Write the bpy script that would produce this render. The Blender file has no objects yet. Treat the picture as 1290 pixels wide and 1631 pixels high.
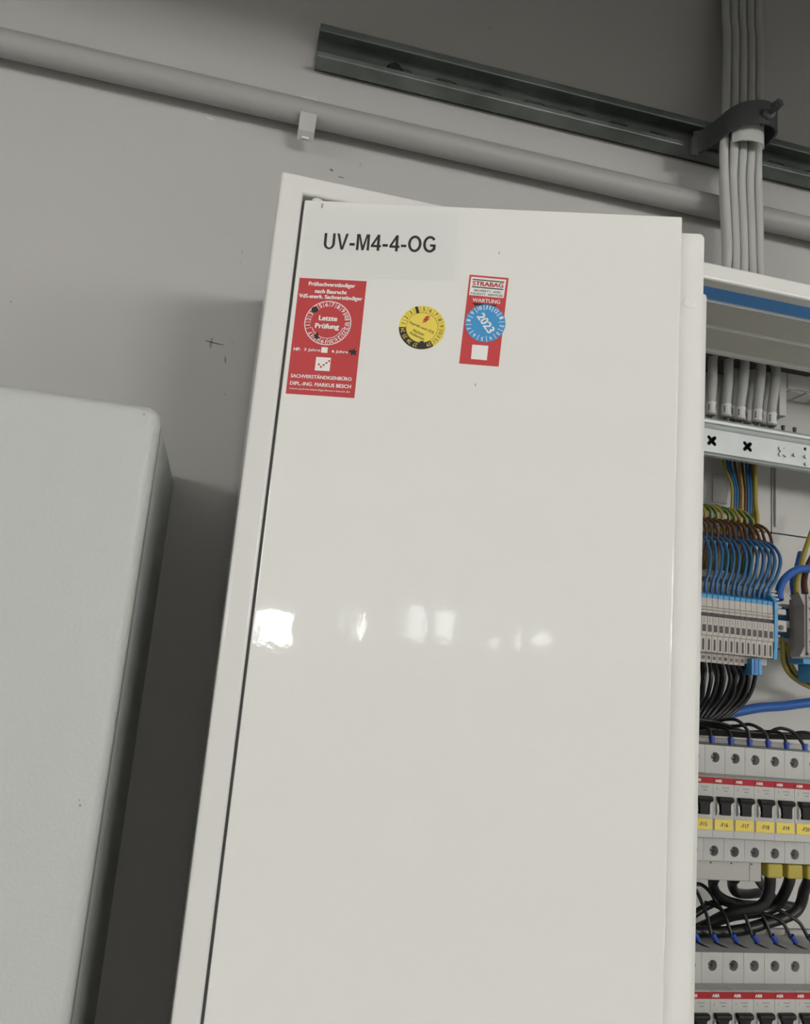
import bpy, bmesh, math, random
from mathutils import Vector, Matrix
random.seed(7)
scene = bpy.context.scene
C = scene.collection
PI = math.pi

# ------------------------------------------------------------------ camera
YAW, PITCH, ROLL = math.radians(12.26), math.radians(11.12), math.radians(5.11)
CAM = Vector((0.0, -0.75, 1.55))
fw = Vector((math.sin(YAW)*math.cos(PITCH), math.cos(YAW)*math.cos(PITCH), math.sin(PITCH)))
ri = Vector((math.cos(YAW), -math.sin(YAW), 0))
up = ri.cross(fw)
r2 = ri*math.cos(ROLL) + up*math.sin(ROLL)
u2 = up*math.cos(ROLL) - ri*math.sin(ROLL)
cd = bpy.data.cameras.new('camera')
cd.sensor_fit = 'VERTICAL'; cd.sensor_height = 36; cd.lens = 36*1300/1631
cd.clip_start = 0.02; cd.clip_end = 100
cam = bpy.data.objects.new('camera', cd); C.objects.link(cam)
cam.matrix_world = Matrix(((r2.x, u2.x, -fw.x, CAM.x), (r2.y, u2.y, -fw.y, CAM.y), (r2.z, u2.z, -fw.z, CAM.z), (0, 0, 0, 1)))
scene.camera = cam

# ------------------------------------------------------------------ world, exposure
W = bpy.data.worlds.new('world'); scene.world = W; W.use_nodes = True
W.node_tree.nodes['Background'].inputs[0].default_value = (0.9, 0.95, 1, 1)
W.node_tree.nodes['Background'].inputs[1].default_value = 0.3
scene.view_settings.view_transform = 'Standard'
scene.view_settings.look = 'None'
scene.view_settings.gamma = 1
scene.view_settings.use_curve_mapping = False
scene.view_settings.exposure = 0.0
WIN_L, FILL_R, FILL_F, WIN = 8.5, 3.6, 22.5, 5.2          # daylight: high windows left; added fill panes right and far wall; far small windows

# ------------------------------------------------------------------ materials
def mat(name, col, rough=0.5, metal=0.0, spec=0.5, coat=0.0, emit=None, bump=None, var=None, coat_rough=0.03):
    m = bpy.data.materials.new(name); m.use_nodes = True
    nt = m.node_tree; p = nt.nodes['Principled BSDF']
    p.inputs['Base Color'].default_value = (*col, 1)
    p.inputs['Roughness'].default_value = rough
    p.inputs['Metallic'].default_value = metal
    p.inputs['Specular IOR Level'].default_value = spec
    p.inputs['Coat Weight'].default_value = coat
    p.inputs['Coat Roughness'].default_value = coat_rough
    if emit:
        p.inputs['Emission Color'].default_value = (*emit[0], 1)
        p.inputs['Emission Strength'].default_value = emit[1]
    tc = nt.nodes.new('ShaderNodeTexCoord') if (bump or var) else None
    if bump:                                        # (scale, strength, distance)
        n = nt.nodes.new('ShaderNodeTexNoise'); n.inputs['Scale'].default_value = bump[0]; n.inputs['Detail'].default_value = 3
        b = nt.nodes.new('ShaderNodeBump'); b.inputs['Strength'].default_value = bump[1]; b.inputs['Distance'].default_value = bump[2]
        nt.links.new(tc.outputs['Object'], n.inputs['Vector'])
        nt.links.new(n.outputs['Fac'], b.inputs['Height'])
        nt.links.new(b.outputs['Normal'], p.inputs['Normal'])
        if coat: nt.links.new(b.outputs['Normal'], p.inputs['Coat Normal'])
    if var:                                         # (scale, second colour, lo, hi)
        n = nt.nodes.new('ShaderNodeTexNoise'); n.inputs['Scale'].default_value = var[0]; n.inputs['Detail'].default_value = 5
        r = nt.nodes.new('ShaderNodeValToRGB')
        r.color_ramp.elements[0].position = var[2]; r.color_ramp.elements[1].position = var[3]
        r.color_ramp.elements[0].color = (*col, 1); r.color_ramp.elements[1].color = (*var[1], 1)
        nt.links.new(tc.outputs['Object'], n.inputs['Vector'])
        nt.links.new(n.outputs['Fac'], r.inputs['Fac'])
        nt.links.new(r.outputs['Color'], p.inputs['Base Color'])
    return m

M = {}
M['wall'] = mat('wall_paint', (.51, .505, .485), .85, spec=.2, bump=(180, .15, .0006), var=(2.2, (.48, .475, .455), .3, .7))
M['room_white'] = mat('room_paint', (.80, .79, .77), .9, spec=.2, bump=(120, .1, .0006))
M['ceiling'] = mat('ceiling_paint', (.74, .735, .72), .9, spec=.2, bump=(90, .1, .0006))
M['floor'] = mat('floor_coating', (.55, .55, .54), .5, bump=(60, .1, .0005))
M['door'] = mat('white_gloss_lacquer', (.79, .785, .755), .035, spec=.5, bump=(85, .10, .0005))
M['frame'] = mat('white_steel_lacquer', (.72, .715, .69), .2, spec=.5, bump=(70, .03, .0004))
M['inner'] = mat('white_plastic_panel', (.57, .565, .535), .5, bump=(80, .05, .0003))
M['beige_sheet'] = mat('inner_sheet_steel', (.62, .60, .53), .45, bump=(80, .05, .0003))
M['gasket'] = mat('blue_gasket_strip', (.09, .34, .80), .55, bump=(300, .2, .0003))
M['box'] = mat('textured_grey_powder_coat', (.515, .53, .515), .42, spec=.5, bump=(420, .5, .0010))
M['rubber_gap_shade'] = mat('gasket_rubber_and_gap_shade', (.05, .05, .05), .8)
M['pipe'] = mat('grey_conduit_plastic', (.37, .37, .355), .5, bump=(60, .05, .0003))
M['clip'] = mat('grey_clip_plastic', (.50, .51, .48), .45, bump=(60, .05, .0003))
M['galv'] = mat('dull_galvanised_steel', (.13, .145, .135), .42, metal=.55, bump=(90, .15, .0004), var=(14, (.25, .27, .255), .35, .7))
M['galv2'] = mat('bright_zinc_steel', (.49, .52, .515), .42, metal=.35, bump=(70, .06, .0003), var=(30, (.45, .475, .47), .4, .7))
M['clamp'] = mat('dark_clamp_steel', (.075, .082, .08), .5, metal=.5, bump=(120, .2, .0003))
M['steel'] = mat('screw_steel', (.30, .30, .31), .4, metal=.8, bump=(200, .1, .0002))
M['hole'] = mat('black_recess_plastic', (.012, .012, .012), .7, bump=(100, .05, .0002))
M['cable'] = mat('light_grey_cable_sheath', (.47, .475, .455), .5, bump=(40, .1, .0004))
M['sleeve'] = mat('white_cable_marker', (.72, .72, .70), .45, bump=(60, .05, .0002))
M['brk'] = mat('light_grey_breaker_housing', (.47, .47, .45), .45, bump=(90, .05, .0002))
M['brk_dark'] = mat('grey_breaker_shoulder', (.38, .38, .365), .5, bump=(90, .05, .0002))
M['toggle'] = mat('black_toggle_plastic', (.010, .010, .010), .5, spec=.25, bump=(90, .05, .0002))
M['red'] = mat('red_stripe_print', (.38, .018, .025), .55, spec=.25, bump=(90, .03, .0002))
M['yellow_label'] = mat('yellow_label_film', (.75, .58, .10), .45, bump=(90, .03, .0002))
M['ink'] = mat('black_print', (.02, .02, .02), .6, bump=(90, .03, .0002))
M['grey_ink'] = mat('grey_print', (.28, .28, .27), .6, bump=(90, .03, .0002))
M['white_ink'] = mat('white_print', (.82, .81, .79), .5, bump=(90, .03, .0002))
M['term'] = mat('beige_terminal_plastic', (.46, .42, .385), .5, bump=(90, .08, .0002))
M['term_dark'] = mat('grey_brown_terminal_plastic', (.36, .325, .30), .5, bump=(90, .08, .0002))
M['term_blue'] = mat('light_blue_terminal_plastic', (.07, .32, .60), .45, bump=(90, .05, .0002))
M['term_hole_shade'] = mat('dark_opening_and_recess_shade', (.07, .055, .05), .6, bump=(90, .05, .0002))
M['w_blue'] = mat('blue_wire_insulation', (.03, .13, .29), .38, bump=(60, .05, .0002))
M['w_blue2'] = mat('bright_blue_cable_insulation', (.02, .11, .40), .4, bump=(60, .05, .0002))
M['w_brown'] = mat('brown_wire_insulation', (.11, .045, .028), .4, bump=(60, .05, .0002))
M['w_yel'] = mat('yellow_wire_insulation', (.36, .285, .055), .4, bump=(60, .05, .0002))
M['w_grn'] = mat('green_wire_stripe', (.08, .17, .045), .4, bump=(60, .05, .0002))
M['w_blk'] = mat('black_wire_insulation', (.012, .012, .013), .38, bump=(60, .05, .0002))
M['ferrule'] = mat('blue_ferrule_plastic', (.02, .06, .36), .4, bump=(60, .05, .0002))
M['cap_yel'] = mat('yellow_terminal_cap', (.40, .32, .045), .5, bump=(60, .05, .0002))
M['cover'] = mat('grey_busbar_cover', (.42, .405, .385), .5, bump=(60, .05, .0002))
M['plate'] = mat('pale_grey_name_film', (.725, .73, .71), .30, bump=(60, .02, .0002))
M['st_red'] = mat('red_sticker_film', (.52, .045, .05), .42, bump=(60, .02, .0002))
M['st_red2'] = mat('brighter_red_sticker_film', (.56, .05, .055), .42, bump=(60, .02, .0002))
M['st_red_ink'] = mat('red_print', (.50, .04, .045), .5, bump=(60, .02, .0002))
M['st_yel'] = mat('yellow_sticker_film', (.82, .66, .10), .42, bump=(60, .02, .0002))
M['st_blue'] = mat('blue_sticker_film', (.05, .30, .62), .42, bump=(60, .02, .0002))
M['st_ink2'] = mat('faded_black_print', (.09, .08, .02), .55, bump=(60, .02, .0002))
M['pencil'] = mat('pencil_grey', (.12, .12, .12), .7, bump=(60, .02, .0002))
M['pencil2'] = mat('faint_scuff_grey', (.30, .30, .29), .8, bump=(60, .02, .0002))
M['lamp_body'] = mat('white_lamp_housing', (.75, .75, .74), .4, bump=(60, .02, .0002))
M['win_l'] = mat('daylit_glass_left', (.5, .5, .5), .1, emit=((1, .985, .95), WIN_L))
M['fill_r'] = mat('added_fill_right', (.5, .5, .5), .1, emit=((1, .985, .95), FILL_R))
M['fill_f'] = mat('added_fill_far', (.5, .5, .5), .1, emit=((1, .985, .95), FILL_F))
M['win'] = mat('daylit_window_glass', (.5, .5, .5), .1, emit=((.93, .97, 1), WIN))
M['win_sun'] = mat('sunlit_window_glass', (.5, .5, .5), .1, emit=((.95, .98, 1), WIN*5))
M['win_mid'] = mat('bright_window_glass', (.5, .5, .5), .1, emit=((.97, .97, .98), WIN*2.2))
M['cabinet_grey'] = mat('far_cupboard_grey', (.42, .43, .43), .5, bump=(60, .05, .0003))

# ------------------------------------------------------------------ mesh helpers
class MB:
    """collects shapes in world coordinates; build() links them as one mesh object"""
    def __init__(s): s.v = []; s.f = []; s.mi = []; s.smooth = []
    def add(s, vs, fs, mi=0, smooth=False):
        o = len(s.v); s.v += [tuple(v) for v in vs]
        for f in fs:
            s.f.append([o+i for i in f]); s.mi.append(mi); s.smooth.append(smooth)
        return s
    def from_bm(s, bm, mi=0, smooth=False):
        bm.verts.index_update()
        s.add([v.co.copy() for v in bm.verts], [[v.index for v in f.verts] for f in bm.faces], mi, smooth); bm.free(); return s
    def box(s, x0, x1, y0, y1, z0, z1, bev=0.0, seg=2, mi=0, rot=None, org=None):
        bm = bmesh.new(); bmesh.ops.create_cube(bm, size=1)
        for v in bm.verts:
            v.co = Vector(((x0+x1)/2+v.co.x*(x1-x0), (y0+y1)/2+v.co.y*(y1-y0), (z0+z1)/2+v.co.z*(z1-z0)))
        if bev: bmesh.ops.bevel(bm, geom=bm.edges[:], offset=bev, segments=seg, profile=.5, affect='EDGES')
        if rot:
            for v in bm.verts: v.co = rot @ (v.co-org)+org
        return s.from_bm(bm, mi, False)
    def prism(s, prof, x0, x1, mi=0, axis='X'):
        """prof: closed polygon; (y,z) swept along X, or (x,z) swept along Y, or (x,y) along Z"""
        n = len(prof)
        def P(a, b, t): return {'X': (t, a, b), 'Y': (a, t, b), 'Z': (a, b, t)}[axis]
        vs = [P(a, b, x0) for a, b in prof]+[P(a, b, x1) for a, b in prof]
        fs = [list(range(n))[::-1], list(range(n, 2*n))]+[[i, (i+1) % n, n+(i+1) % n, n+i] for i in range(n)]
        bm = bmesh.new(); bv = [bm.verts.new(v) for v in vs]
        for f in fs: bm.faces.new([bv[i] for i in f])
        bmesh.ops.recalc_face_normals(bm, faces=bm.faces[:])
        return s.from_bm(bm, mi)
    def holed(s, outer, holes, t0, t1, axis='Y', mi=0):
        """plate with real holes: outer and holes are polygons in the plane, thickness t0..t1 along the axis"""
        def P(a, b, t): return {'X': (t, a, b), 'Y': (a, t, b), 'Z': (a, b, t)}[axis]
        bm = bmesh.new(); es = []; loops = []
        for poly in [outer]+holes:
            vs = [bm.verts.new(P(a, b, t0)) for a, b in poly]; loops.append(vs)
            es += [bm.edges.new((vs[i], vs[(i+1) % len(vs)])) for i in range(len(vs))]
        bmesh.ops.triangle_fill(bm, edges=es, use_beauty=True)
        k = {'X': 0, 'Y': 1, 'Z': 2}[axis]
        front = bm.faces[:]
        mp = {}
        for v in list(bm.verts):
            co = v.co.copy(); co[k] = t1; mp[v] = bm.verts.new(co)
        for f in front: bm.faces.new([mp[v] for v in reversed(f.verts[:])])
        for vs in loops:
            for i in range(len(vs)):
                a, b = vs[i], vs[(i+1) % len(vs)]; bm.faces.new((a, b, mp[b], mp[a]))
        bmesh.ops.recalc_face_normals(bm, faces=bm.faces[:])
        return s.from_bm(bm, mi)
    def cyl(s, p, q, r, n=16, r1=None, mi=0, smooth=True, caps=True):
        p, q = Vector(p), Vector(q); d = (q-p).normalized()
        a = d.orthogonal().normalized(); b = d.cross(a); r1 = r if r1 is None else r1
        ring = lambda c, R: [c+(a*math.cos(t*2*PI/n)+b*math.sin(t*2*PI/n))*R for t in range(n)]
        s.add(ring(p, r)+ring(q, r1), [[i, (i+1) % n, n+(i+1) % n, n+i] for i in range(n)], mi, smooth)
        if caps:
            s.add(ring(p, r), [list(range(n))[::-1]], mi); s.add(ring(q, r1), [list(range(n))], mi)
        return s
    def tube(s, pts, r, n=8, sub=5, side_mi=None, caps=True):
        pts = [Vector(p) for p in pts]; q = []
        P = [pts[0]*2-pts[1]]+pts+[pts[-1]*2-pts[-2]]
        for i in range(1, len(P)-2):
            p0, p1, p2, p3 = P[i-1:i+3]
            for k in range(sub):
                t = k/sub
                q.append(.5*((2*p1)+(p2-p0)*t+(2*p0-5*p1+4*p2-p3)*t*t+(3*p1-p0-3*p2+p3)*t*t*t))
        q.append(pts[-1])
        ref = None; vs = []; fs = []; mis = []
        for i, c in enumerate(q):
            d = (q[min(i+1, len(q)-1)]-q[max(i-1, 0)]).normalized()
            if ref is None: ref = d.orthogonal().normalized()
            ref = (ref-d*ref.dot(d)).normalized(); b = d.cross(ref)
            vs += [c+(ref*math.cos(k*2*PI/n)+b*math.sin(k*2*PI/n))*r for k in range(n)]
        for i in range(len(q)-1):
            for k in range(n):
                k2 = (k+1) % n
                s_mi = side_mi[k % len(side_mi)] if side_mi else 0
                mis.append(s_mi); fs.append([i*n+k, i*n+k2, (i+1)*n+k2, (i+1)*n+k])
        o = len(s.v); s.v += [tuple(v) for v in vs]
        for f, m_ in zip(fs, mis): s.f.append([o+i for i in f]); s.mi.append(m_); s.smooth.append(True)
        if caps:
            s.f.append([o+i for i in range(n)][::-1]); s.mi.append(0); s.smooth.append(False)
            s.f.append([o+(len(q)-1)*n+i for i in range(n)]); s.mi.append(0); s.smooth.append(False)
        return s
    def xf(s, fn): s.v = [tuple(fn(Vector(v))) for v in s.v]; return s
    def build(s, name, m, parent=None, origin=None, auto=None):
        org = Vector(origin) if origin is not None else Vector((0, 0, 0))
        if parent is not None: org = WORLD[parent.name]
        me = bpy.data.meshes.new(name)
        me.from_pydata([tuple(Vector(v)-org) for v in s.v], [], s.f)
        for mm in (m if isinstance(m, list) else [m]): me.materials.append(mm)
        for i, p in enumerate(me.polygons):
            p.material_index = s.mi[i]; p.use_smooth = s.smooth[i]
        me.update()
        o = bpy.data.objects.new(name, me); C.objects.link(o)
        if parent is not None:
            o.parent = parent; WORLD[o.name] = org
        else:
            o.location = org; WORLD[o.name] = org
        return o
WORLD = {}
def tag(o, label=None, cat=None, group=None, kind=None):
    if label: o['label'] = label
    if cat: o['category'] = cat
    if group: o['group'] = group
    if kind: o['kind'] = kind
    return o
def thing(name, loc, label, cat, group=None):
    o = bpy.data.objects.new(name, None); C.objects.link(o); o.location = loc; o.empty_display_size = .02
    WORLD[o.name] = Vector(loc)
    return tag(o, label, cat, group)
def copy_tree(o, parent=None):
    c = o.copy(); C.objects.link(c); c.parent = parent
    for ch in list(o.children): copy_tree(ch, c)
    return c
def circ(cx, cz, r, n=16, a0=0): return [(cx+r*math.cos(a0+2*PI*i/n), cz+r*math.sin(a0+2*PI*i/n)) for i in range(n)]
def rect(x0, x1, z0, z1): return [(x0, z0), (x1, z0), (x1, z1), (x0, z1)]
def rrect(x0, x1, z0, z1, r, n=5):
    out = []
    for cx, cz, a in ((x1-r, z0+r, -PI/2), (x1-r, z1-r, 0), (x0+r, z1-r, PI/2), (x0+r, z0+r, PI)):
        out += [(cx+r*math.cos(a+PI/2*i/n), cz+r*math.sin(a+PI/2*i/n)) for i in range(n+1)]
    return out
TXT = {}
def text_poly(body, bold=0.0):
    """flat text outline as verts (x,y) and faces, normalised: bbox starts at 0,0"""
    key = (body, bold)
    if key not in TXT:
        cu = bpy.data.curves.new('t', 'FONT'); cu.body = body; cu.size = 1; cu.resolution_u = 3; cu.fill_mode = 'FRONT'
        ob = bpy.data.objects.new('t', cu); C.objects.link(ob)
        dg = bpy.context.evaluated_depsgraph_get(); me = bpy.data.meshes.new_from_object(ob.evaluated_get(dg))
        vs = [(v.co.x, v.co.y, 0.0) for v in me.vertices]; fs = [list(p.vertices) for p in me.polygons]
        bpy.data.objects.remove(ob); bpy.data.curves.remove(cu); bpy.data.meshes.remove(me)
        if bold > 0:                       # heavier strokes: the outline laid down several times, slightly shifted
            base_v, base_f = vs, fs; vs, fs = [], []
            for k, (dx, dy) in enumerate(((0, 0), (bold, 0), (-bold, 0), (0, bold*.6), (0, -bold*.6))):
                o_ = len(vs); vs += [(x+dx, y+dy, k*.000012) for x, y, _ in base_v]; fs += [[o_+i for i in f] for f in base_f]
        x0 = min(v[0] for v in vs); y0 = min(v[1] for v in vs); x1 = max(v[0] for v in vs); y1 = max(v[1] for v in vs)
        TXT[key] = ([(x-x0, y-y0, d) for x, y, d in vs], fs, x1-x0, y1-y0)
    return TXT[key]

# ------------------------------------------------------------------ the room
WX0, WX1, WY0, CEIL = -3.7, 3.2, -5.6, 3.3
def struct(name, mb, m, parent=None):
    o = mb.build(name, m, parent)
    if parent is None: tag(o, kind='structure')
    return o
wall = struct('wall_back', MB().box(WX0, WX1, 0, .2, 0, CEIL), M['wall'])
struct('floor', MB().box(WX0, WX1, WY0, 0, -.1, 0), M['floor'])
struct('ceiling', MB().box(WX0, WX1, WY0, .2, CEIL, CEIL+.1), M['ceiling'])
HZ0, HZ1 = 1.85, 2.65
def high_windows(side, x, m, spans, num):
    o = 1 if x > 0 else -1
    struct('wall_'+side, MB().holed(rect(WY0, .2, 0, CEIL), [rect(a, b, HZ0, HZ1) for a, b in spans], x, x+o*.15, 'X'), M['room_white'])
    for k, (a, b) in enumerate(spans):
        w = struct('window_%d' % (num+k), MB().box(min(x+o*.10, x+o*.11), max(x+o*.10, x+o*.11), a, b, HZ0, HZ1), M[m])
        xa, xb = sorted((x+o*.06, x+o*.098))
        for bx in ((a, a+.04, HZ0, HZ1), (b-.04, b, HZ0, HZ1), (a, b, HZ0, HZ0+.04), (a, b, HZ1-.04, HZ1)):
            struct('window_frame', MB().box(xa, xb, bx[0], bx[1], bx[2], bx[3]), M['lamp_body'], w)
high_windows('left', WX0, 'win_l', [(-4.6, -3.1), (-3.0, -1.5)], 20)
high_windows('right', WX1, 'fill_r', [(-4.8, -3.4), (-3.3, -1.9)], 30)  # unseen bright panes added on this side as fill light
# wall behind the viewer with window openings (the small ones glimpsed only as reflections in the lacquered door)
wins = [(-3.22, -2.85, 1.66, 1.98, 'win_sun'), (-2.49, -2.40, 1.83, 1.97, 'win'), (-2.335, -2.225, 1.76, 2.00, 'win_mid'), (-1.92, -1.73, 1.80, 2.08, 'win'), (-1.69, -1.50, 1.81, 2.05, 'win'), (-1.28, -1.16, 1.79, 1.85, 'win'), (-1.08, -1.00, 1.80, 1.94, 'win'), (-.93, -.80, 1.81, 1.94, 'win'),
        (1.55, 2.25, 1.85, 2.65, 'fill_f'), (2.35, 3.05, 1.85, 2.65, 'fill_f')]  # these two large panes are added as frontal fill for the cabinet interior
struct('wall_front', MB().holed(rect(WX0, WX1, 0, CEIL), [rect(a, b, c, d) for a, b, c, d, _ in wins], WY0-.15, WY0), M['room_white'])
for i, (a, b, c, d, k) in enumerate(wins):
    w = struct('window_%d' % (i+1), MB().box(a, b, WY0-.12, WY0-.11, c, d), M[k])
    f = MB()
    for bx in ((a, a+.012, c, d), (b-.012, b, c, d), (a, b, c, c+.012), (a, b, d-.012, d)):
        f.box(bx[0], bx[1], WY0-.11, WY0-.08, bx[2], bx[3])
    struct('window_frame', f, M['lamp_body'], w)
struct('reflection_dado', MB().box(WX0, WX1, WY0, WY0+.02, 0, 1.68), M['floor'])  # dark lower band added so the door mirrors a darker lower half
# unseen beam added above the frame to shade the top of the wall
struct('added_shade_beam', MB().box(WX0, WX1, -.42, -.37, 2.170, CEIL), M['ceiling'])

# pencil marks and specks on the wall
def wall_mark(p, q, w, m, name='pencil_mark'):
    p, q = Vector((p[0], 0, p[1])), Vector((q[0], 0, q[1])); d = (q-p).normalized(); n = Vector((-d.z, 0, d.x))*w/2
    mid = (p+q)/2
    pts = [p, mid+n, q, mid-n, mid+n*.9]
    prof = [(v.x, v.z) for v in (p-n*.5, mid-n, q-n*.5, q+n*.5, mid+n, p+n*.5)]
    MB().prism(prof, -.0002, 0, axis='Y').build(name, m, wall)
PM, PF = M['pencil'], M['pencil2']
wall_mark((-.0425, 1.8383), (-.0255, 1.8370), .0011, PM)
wall_mark((-.0366, 1.8425), (-.0372, 1.8320), .0010, PM)
wall_mark((-.0385, 1.8418), (-.0384, 1.8330), .0007, PF)
wall_mark((-.0228, 1.8265), (-.0216, 1.8195), .0009, PM)
wall_mark((-.0182, 1.8412), (-.0178, 1.8395), .0009, PF)
wall_mark((.0540, 2.0411), (.0575, 2.0402), .0022, PM, 'speck')
wall_mark((.0630, 2.0352), (.0690, 2.0346), .0010, PM, 'speck')
wall_mark((-.0720, 2.0680), (-.0640, 2.0668), .0014, M['frame'], 'scuff')
wall_mark((.0842, 2.0550), (.0838, 2.0512), .0010, PF, 'speck')
wall_mark((-.0208, 1.9365), (-.0202, 1.9325), .0007, PF, 'speck')
wall_mark((-.0216, 1.9240), (-.0200, 1.9225), .0007, PF, 'speck')
wall_mark((-.0190, 1.7905), (-.0180, 1.7885), .0012, PF, 'speck')
wall_mark((-.215, 1.845), (-.213, 1.8435), .0012, PF, 'speck')
wall_mark((.2090, 2.2540), (.2095, 2.2505), .0014, PF, 'speck')
wall_mark((.0250, 2.1620), (.0280, 2.1590), .0014, PF, 'speck')

# ------------------------------------------------------------------ grey enclosure on the left
ex0, ex1, ey, ez0, ez1 = -.452, -.0520, -.2100, .946, 1.7075
enc = thing('wall_enclosure', ((ex0+ex1)/2, 0, ez0), 'light grey textured steel enclosure with a plain closed lid', 'enclosure')
def rounded_tray(x0, x1, y0, y1, z0, z1, rc, rb, n=6, nb=6):
    """tray-shaped lid: corner radius rc seen from the front, edge rolled with radius rb"""
    mb = MB(); rings = []
    for j in range(nb+1):
        a = PI/2*j/nb
        ins = rb*(1-math.sin(a)); y = y0+rb*(1-math.cos(a))
        rings.append([(x, y, z) for x, z in rrect(x0+ins, x1-ins, z0+ins, z1-ins, max(rc-ins, .0005), n)])
    rings.append([(x, y1, z) for x, z in rrect(x0, x1, z0, z1, rc, n)])
    m_ = len(rings[0]); vs = [v for r in rings for v in r]
    fs = [[j*m_+i, (j+1)*m_+i, (j+1)*m_+(i+1) % m_, j*m_+(i+1) % m_] for j in range(len(rings)-1) for i in range(m_)]
    mb.add(vs, fs, 0, True); mb.add(rings[0], [list(range(m_))[::-1]], 0, True); mb.add(rings[-1], [list(range(m_))], 0)
    bm = bmesh.new(); bv = [bm.verts.new(v) for v in mb.v]
    for f in mb.f: bm.faces.new([bv[i] for i in f])
    bmesh.ops.remove_doubles(bm, verts=bm.verts[:], dist=1e-6); bmesh.ops.recalc_face_normals(bm, faces=bm.faces[:])
    return MB().from_bm(bm, 0, True)
rounded_tray(ex0, ex1, ey, ey+.020, ez0, ez1, .010, .0075).build('lid', M['box'], enc)
MB().box(ex0+.004, ex1-.004, ey+.020, ey+.0235, ez0+.004, ez1-.004).build('lid_seal', M['rubber_gap_shade'], enc)
rounded_tray(ex0+.0005, ex1-.0005, ey+.0235, 0, ez0+.0005, ez1-.0005, .009, .0012).build('body', M['box'], enc)
def smudge(p, r):
    MB().prism(circ(p[0], p[1], r, 9), ey-.0002, ey, axis='Y').build('smudge', M['pencil2'], enc)
smudge((-.0625, 1.7005), .0007); smudge((-.0640, 1.4560), .0008); smudge((-.0650, 1.4590), .0005)

# ------------------------------------------------------------------ conduit pipe and clip
PZ, PY, PR = 2.0850, -.0175, .0127
MB().cyl((WX0, PY, PZ), (WX1, PY, PZ), PR, 32, caps=False).build('conduit_pipe', M['pipe'], origin=(0, PY, PZ))
tag(bpy.data.objects['conduit_pipe'], 'smooth grey plastic conduit pipe running along the wall', 'pipe')
cl = thing('pipe_clip', (.0255, 0, PZ), 'grey plastic clip holding the conduit pipe on the wall', 'clip')
prof = []
ro, rI = PR+.0022, PR+.0002
for k in range(25):
    a = math.radians(-128+k*(256)/24); prof.append((PY+ro*math.cos(PI-a)*1.0, PZ+ro*math.sin(a)))
# open C around the back of the pipe, mouth towards the room, plus a tongue under it
arc = lambda r, a0, a1, n: [(PY-r*math.cos(a0+(a1-a0)*i/n), PZ+r*math.sin(a0+(a1-a0)*i/n)) for i in range(n+1)]
a0, a1 = math.radians(72), math.radians(322)
MB().prism(arc(ro, a0, a1, 26)+arc(rI, a0, a1, 26)[::-1], .0178, .0330, axis='X').build('saddle', M['clip'], cl)
MB().box(.0178, .0330, -.004, 0, PZ-.0155, PZ+.0155, .0006).build('foot', M['clip'], cl)
MB().prism([(a, b-.0045) for a, b in [(-.0315, PZ-.0050), (-.0298, PZ-.0040), (-.0205, PZ-.0190), (-.0150, PZ-.0242), (-.0175, PZ-.0260), (-.0245, PZ-.0200)]], .0172, .0332).build('tongue', M['clip'], cl)
MB().box(.0180, .0330, -.0090, -.0035, PZ+.0140, PZ+.0285, .0005).build('upper_tab', M['clip'], cl)
MB().box(.0215, .0285, -.0215, -.0180, PZ-.0308, PZ-.0285, .0004).build('latch', M['sleeve'], cl)

# ------------------------------------------------------------------ slotted C channel
cx0, cx1, cz0, cz1, cy = .0262, 1.4, 2.1457, 2.1837, -.0247
ch = thing('mounting_channel', (cx0, 0, cz0), 'dark galvanised C-shaped steel channel with slots fixed above the conduit', 'channel')
T = .0022
slots = [rrect(cx0+.026+i*.05, cx0+.026+i*.05+.026, cz0+.0125, cz0+.0255, .0060, 5) for i in range(1, 26)]
MB().holed(rect(cx0, cx1, cz0, cz1), slots, -.0052, -.0052+T).build('web', M['galv'], ch)
MB().box(cx0, cx1, cy, -.003, cz0, cz0+T, .0006, 1).build('lower_flange', M['galv'], ch)
MB().box(cx0, cx1, cy, -.003, cz1-T, cz1, .0006, 1).build('upper_flange', M['galv'], ch)
MB().box(cx0, cx1, cy-.0003, cy+T, cz1-.0088, cz1-.0002, .0008, 2).build('upper_lip', M['galv'], ch)
MB().box(cx0, cx1, cy-.0003, cy+T, cz0+.0002, cz0+.0060, .0008, 2).build('lower_lip', M['galv'], ch)
for bx in (.108, .86):
    b = MB().cyl((bx, -.0052, cz0+.0190), (bx, -.0068, cz0+.0190), .0090, 24)
    b.cyl((bx, -.0068, cz0+.0190), (bx, -.0120, cz0+.0190), .0060, 6, smooth=False); b.build('anchor_bolt', M['hole'], ch)

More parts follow.
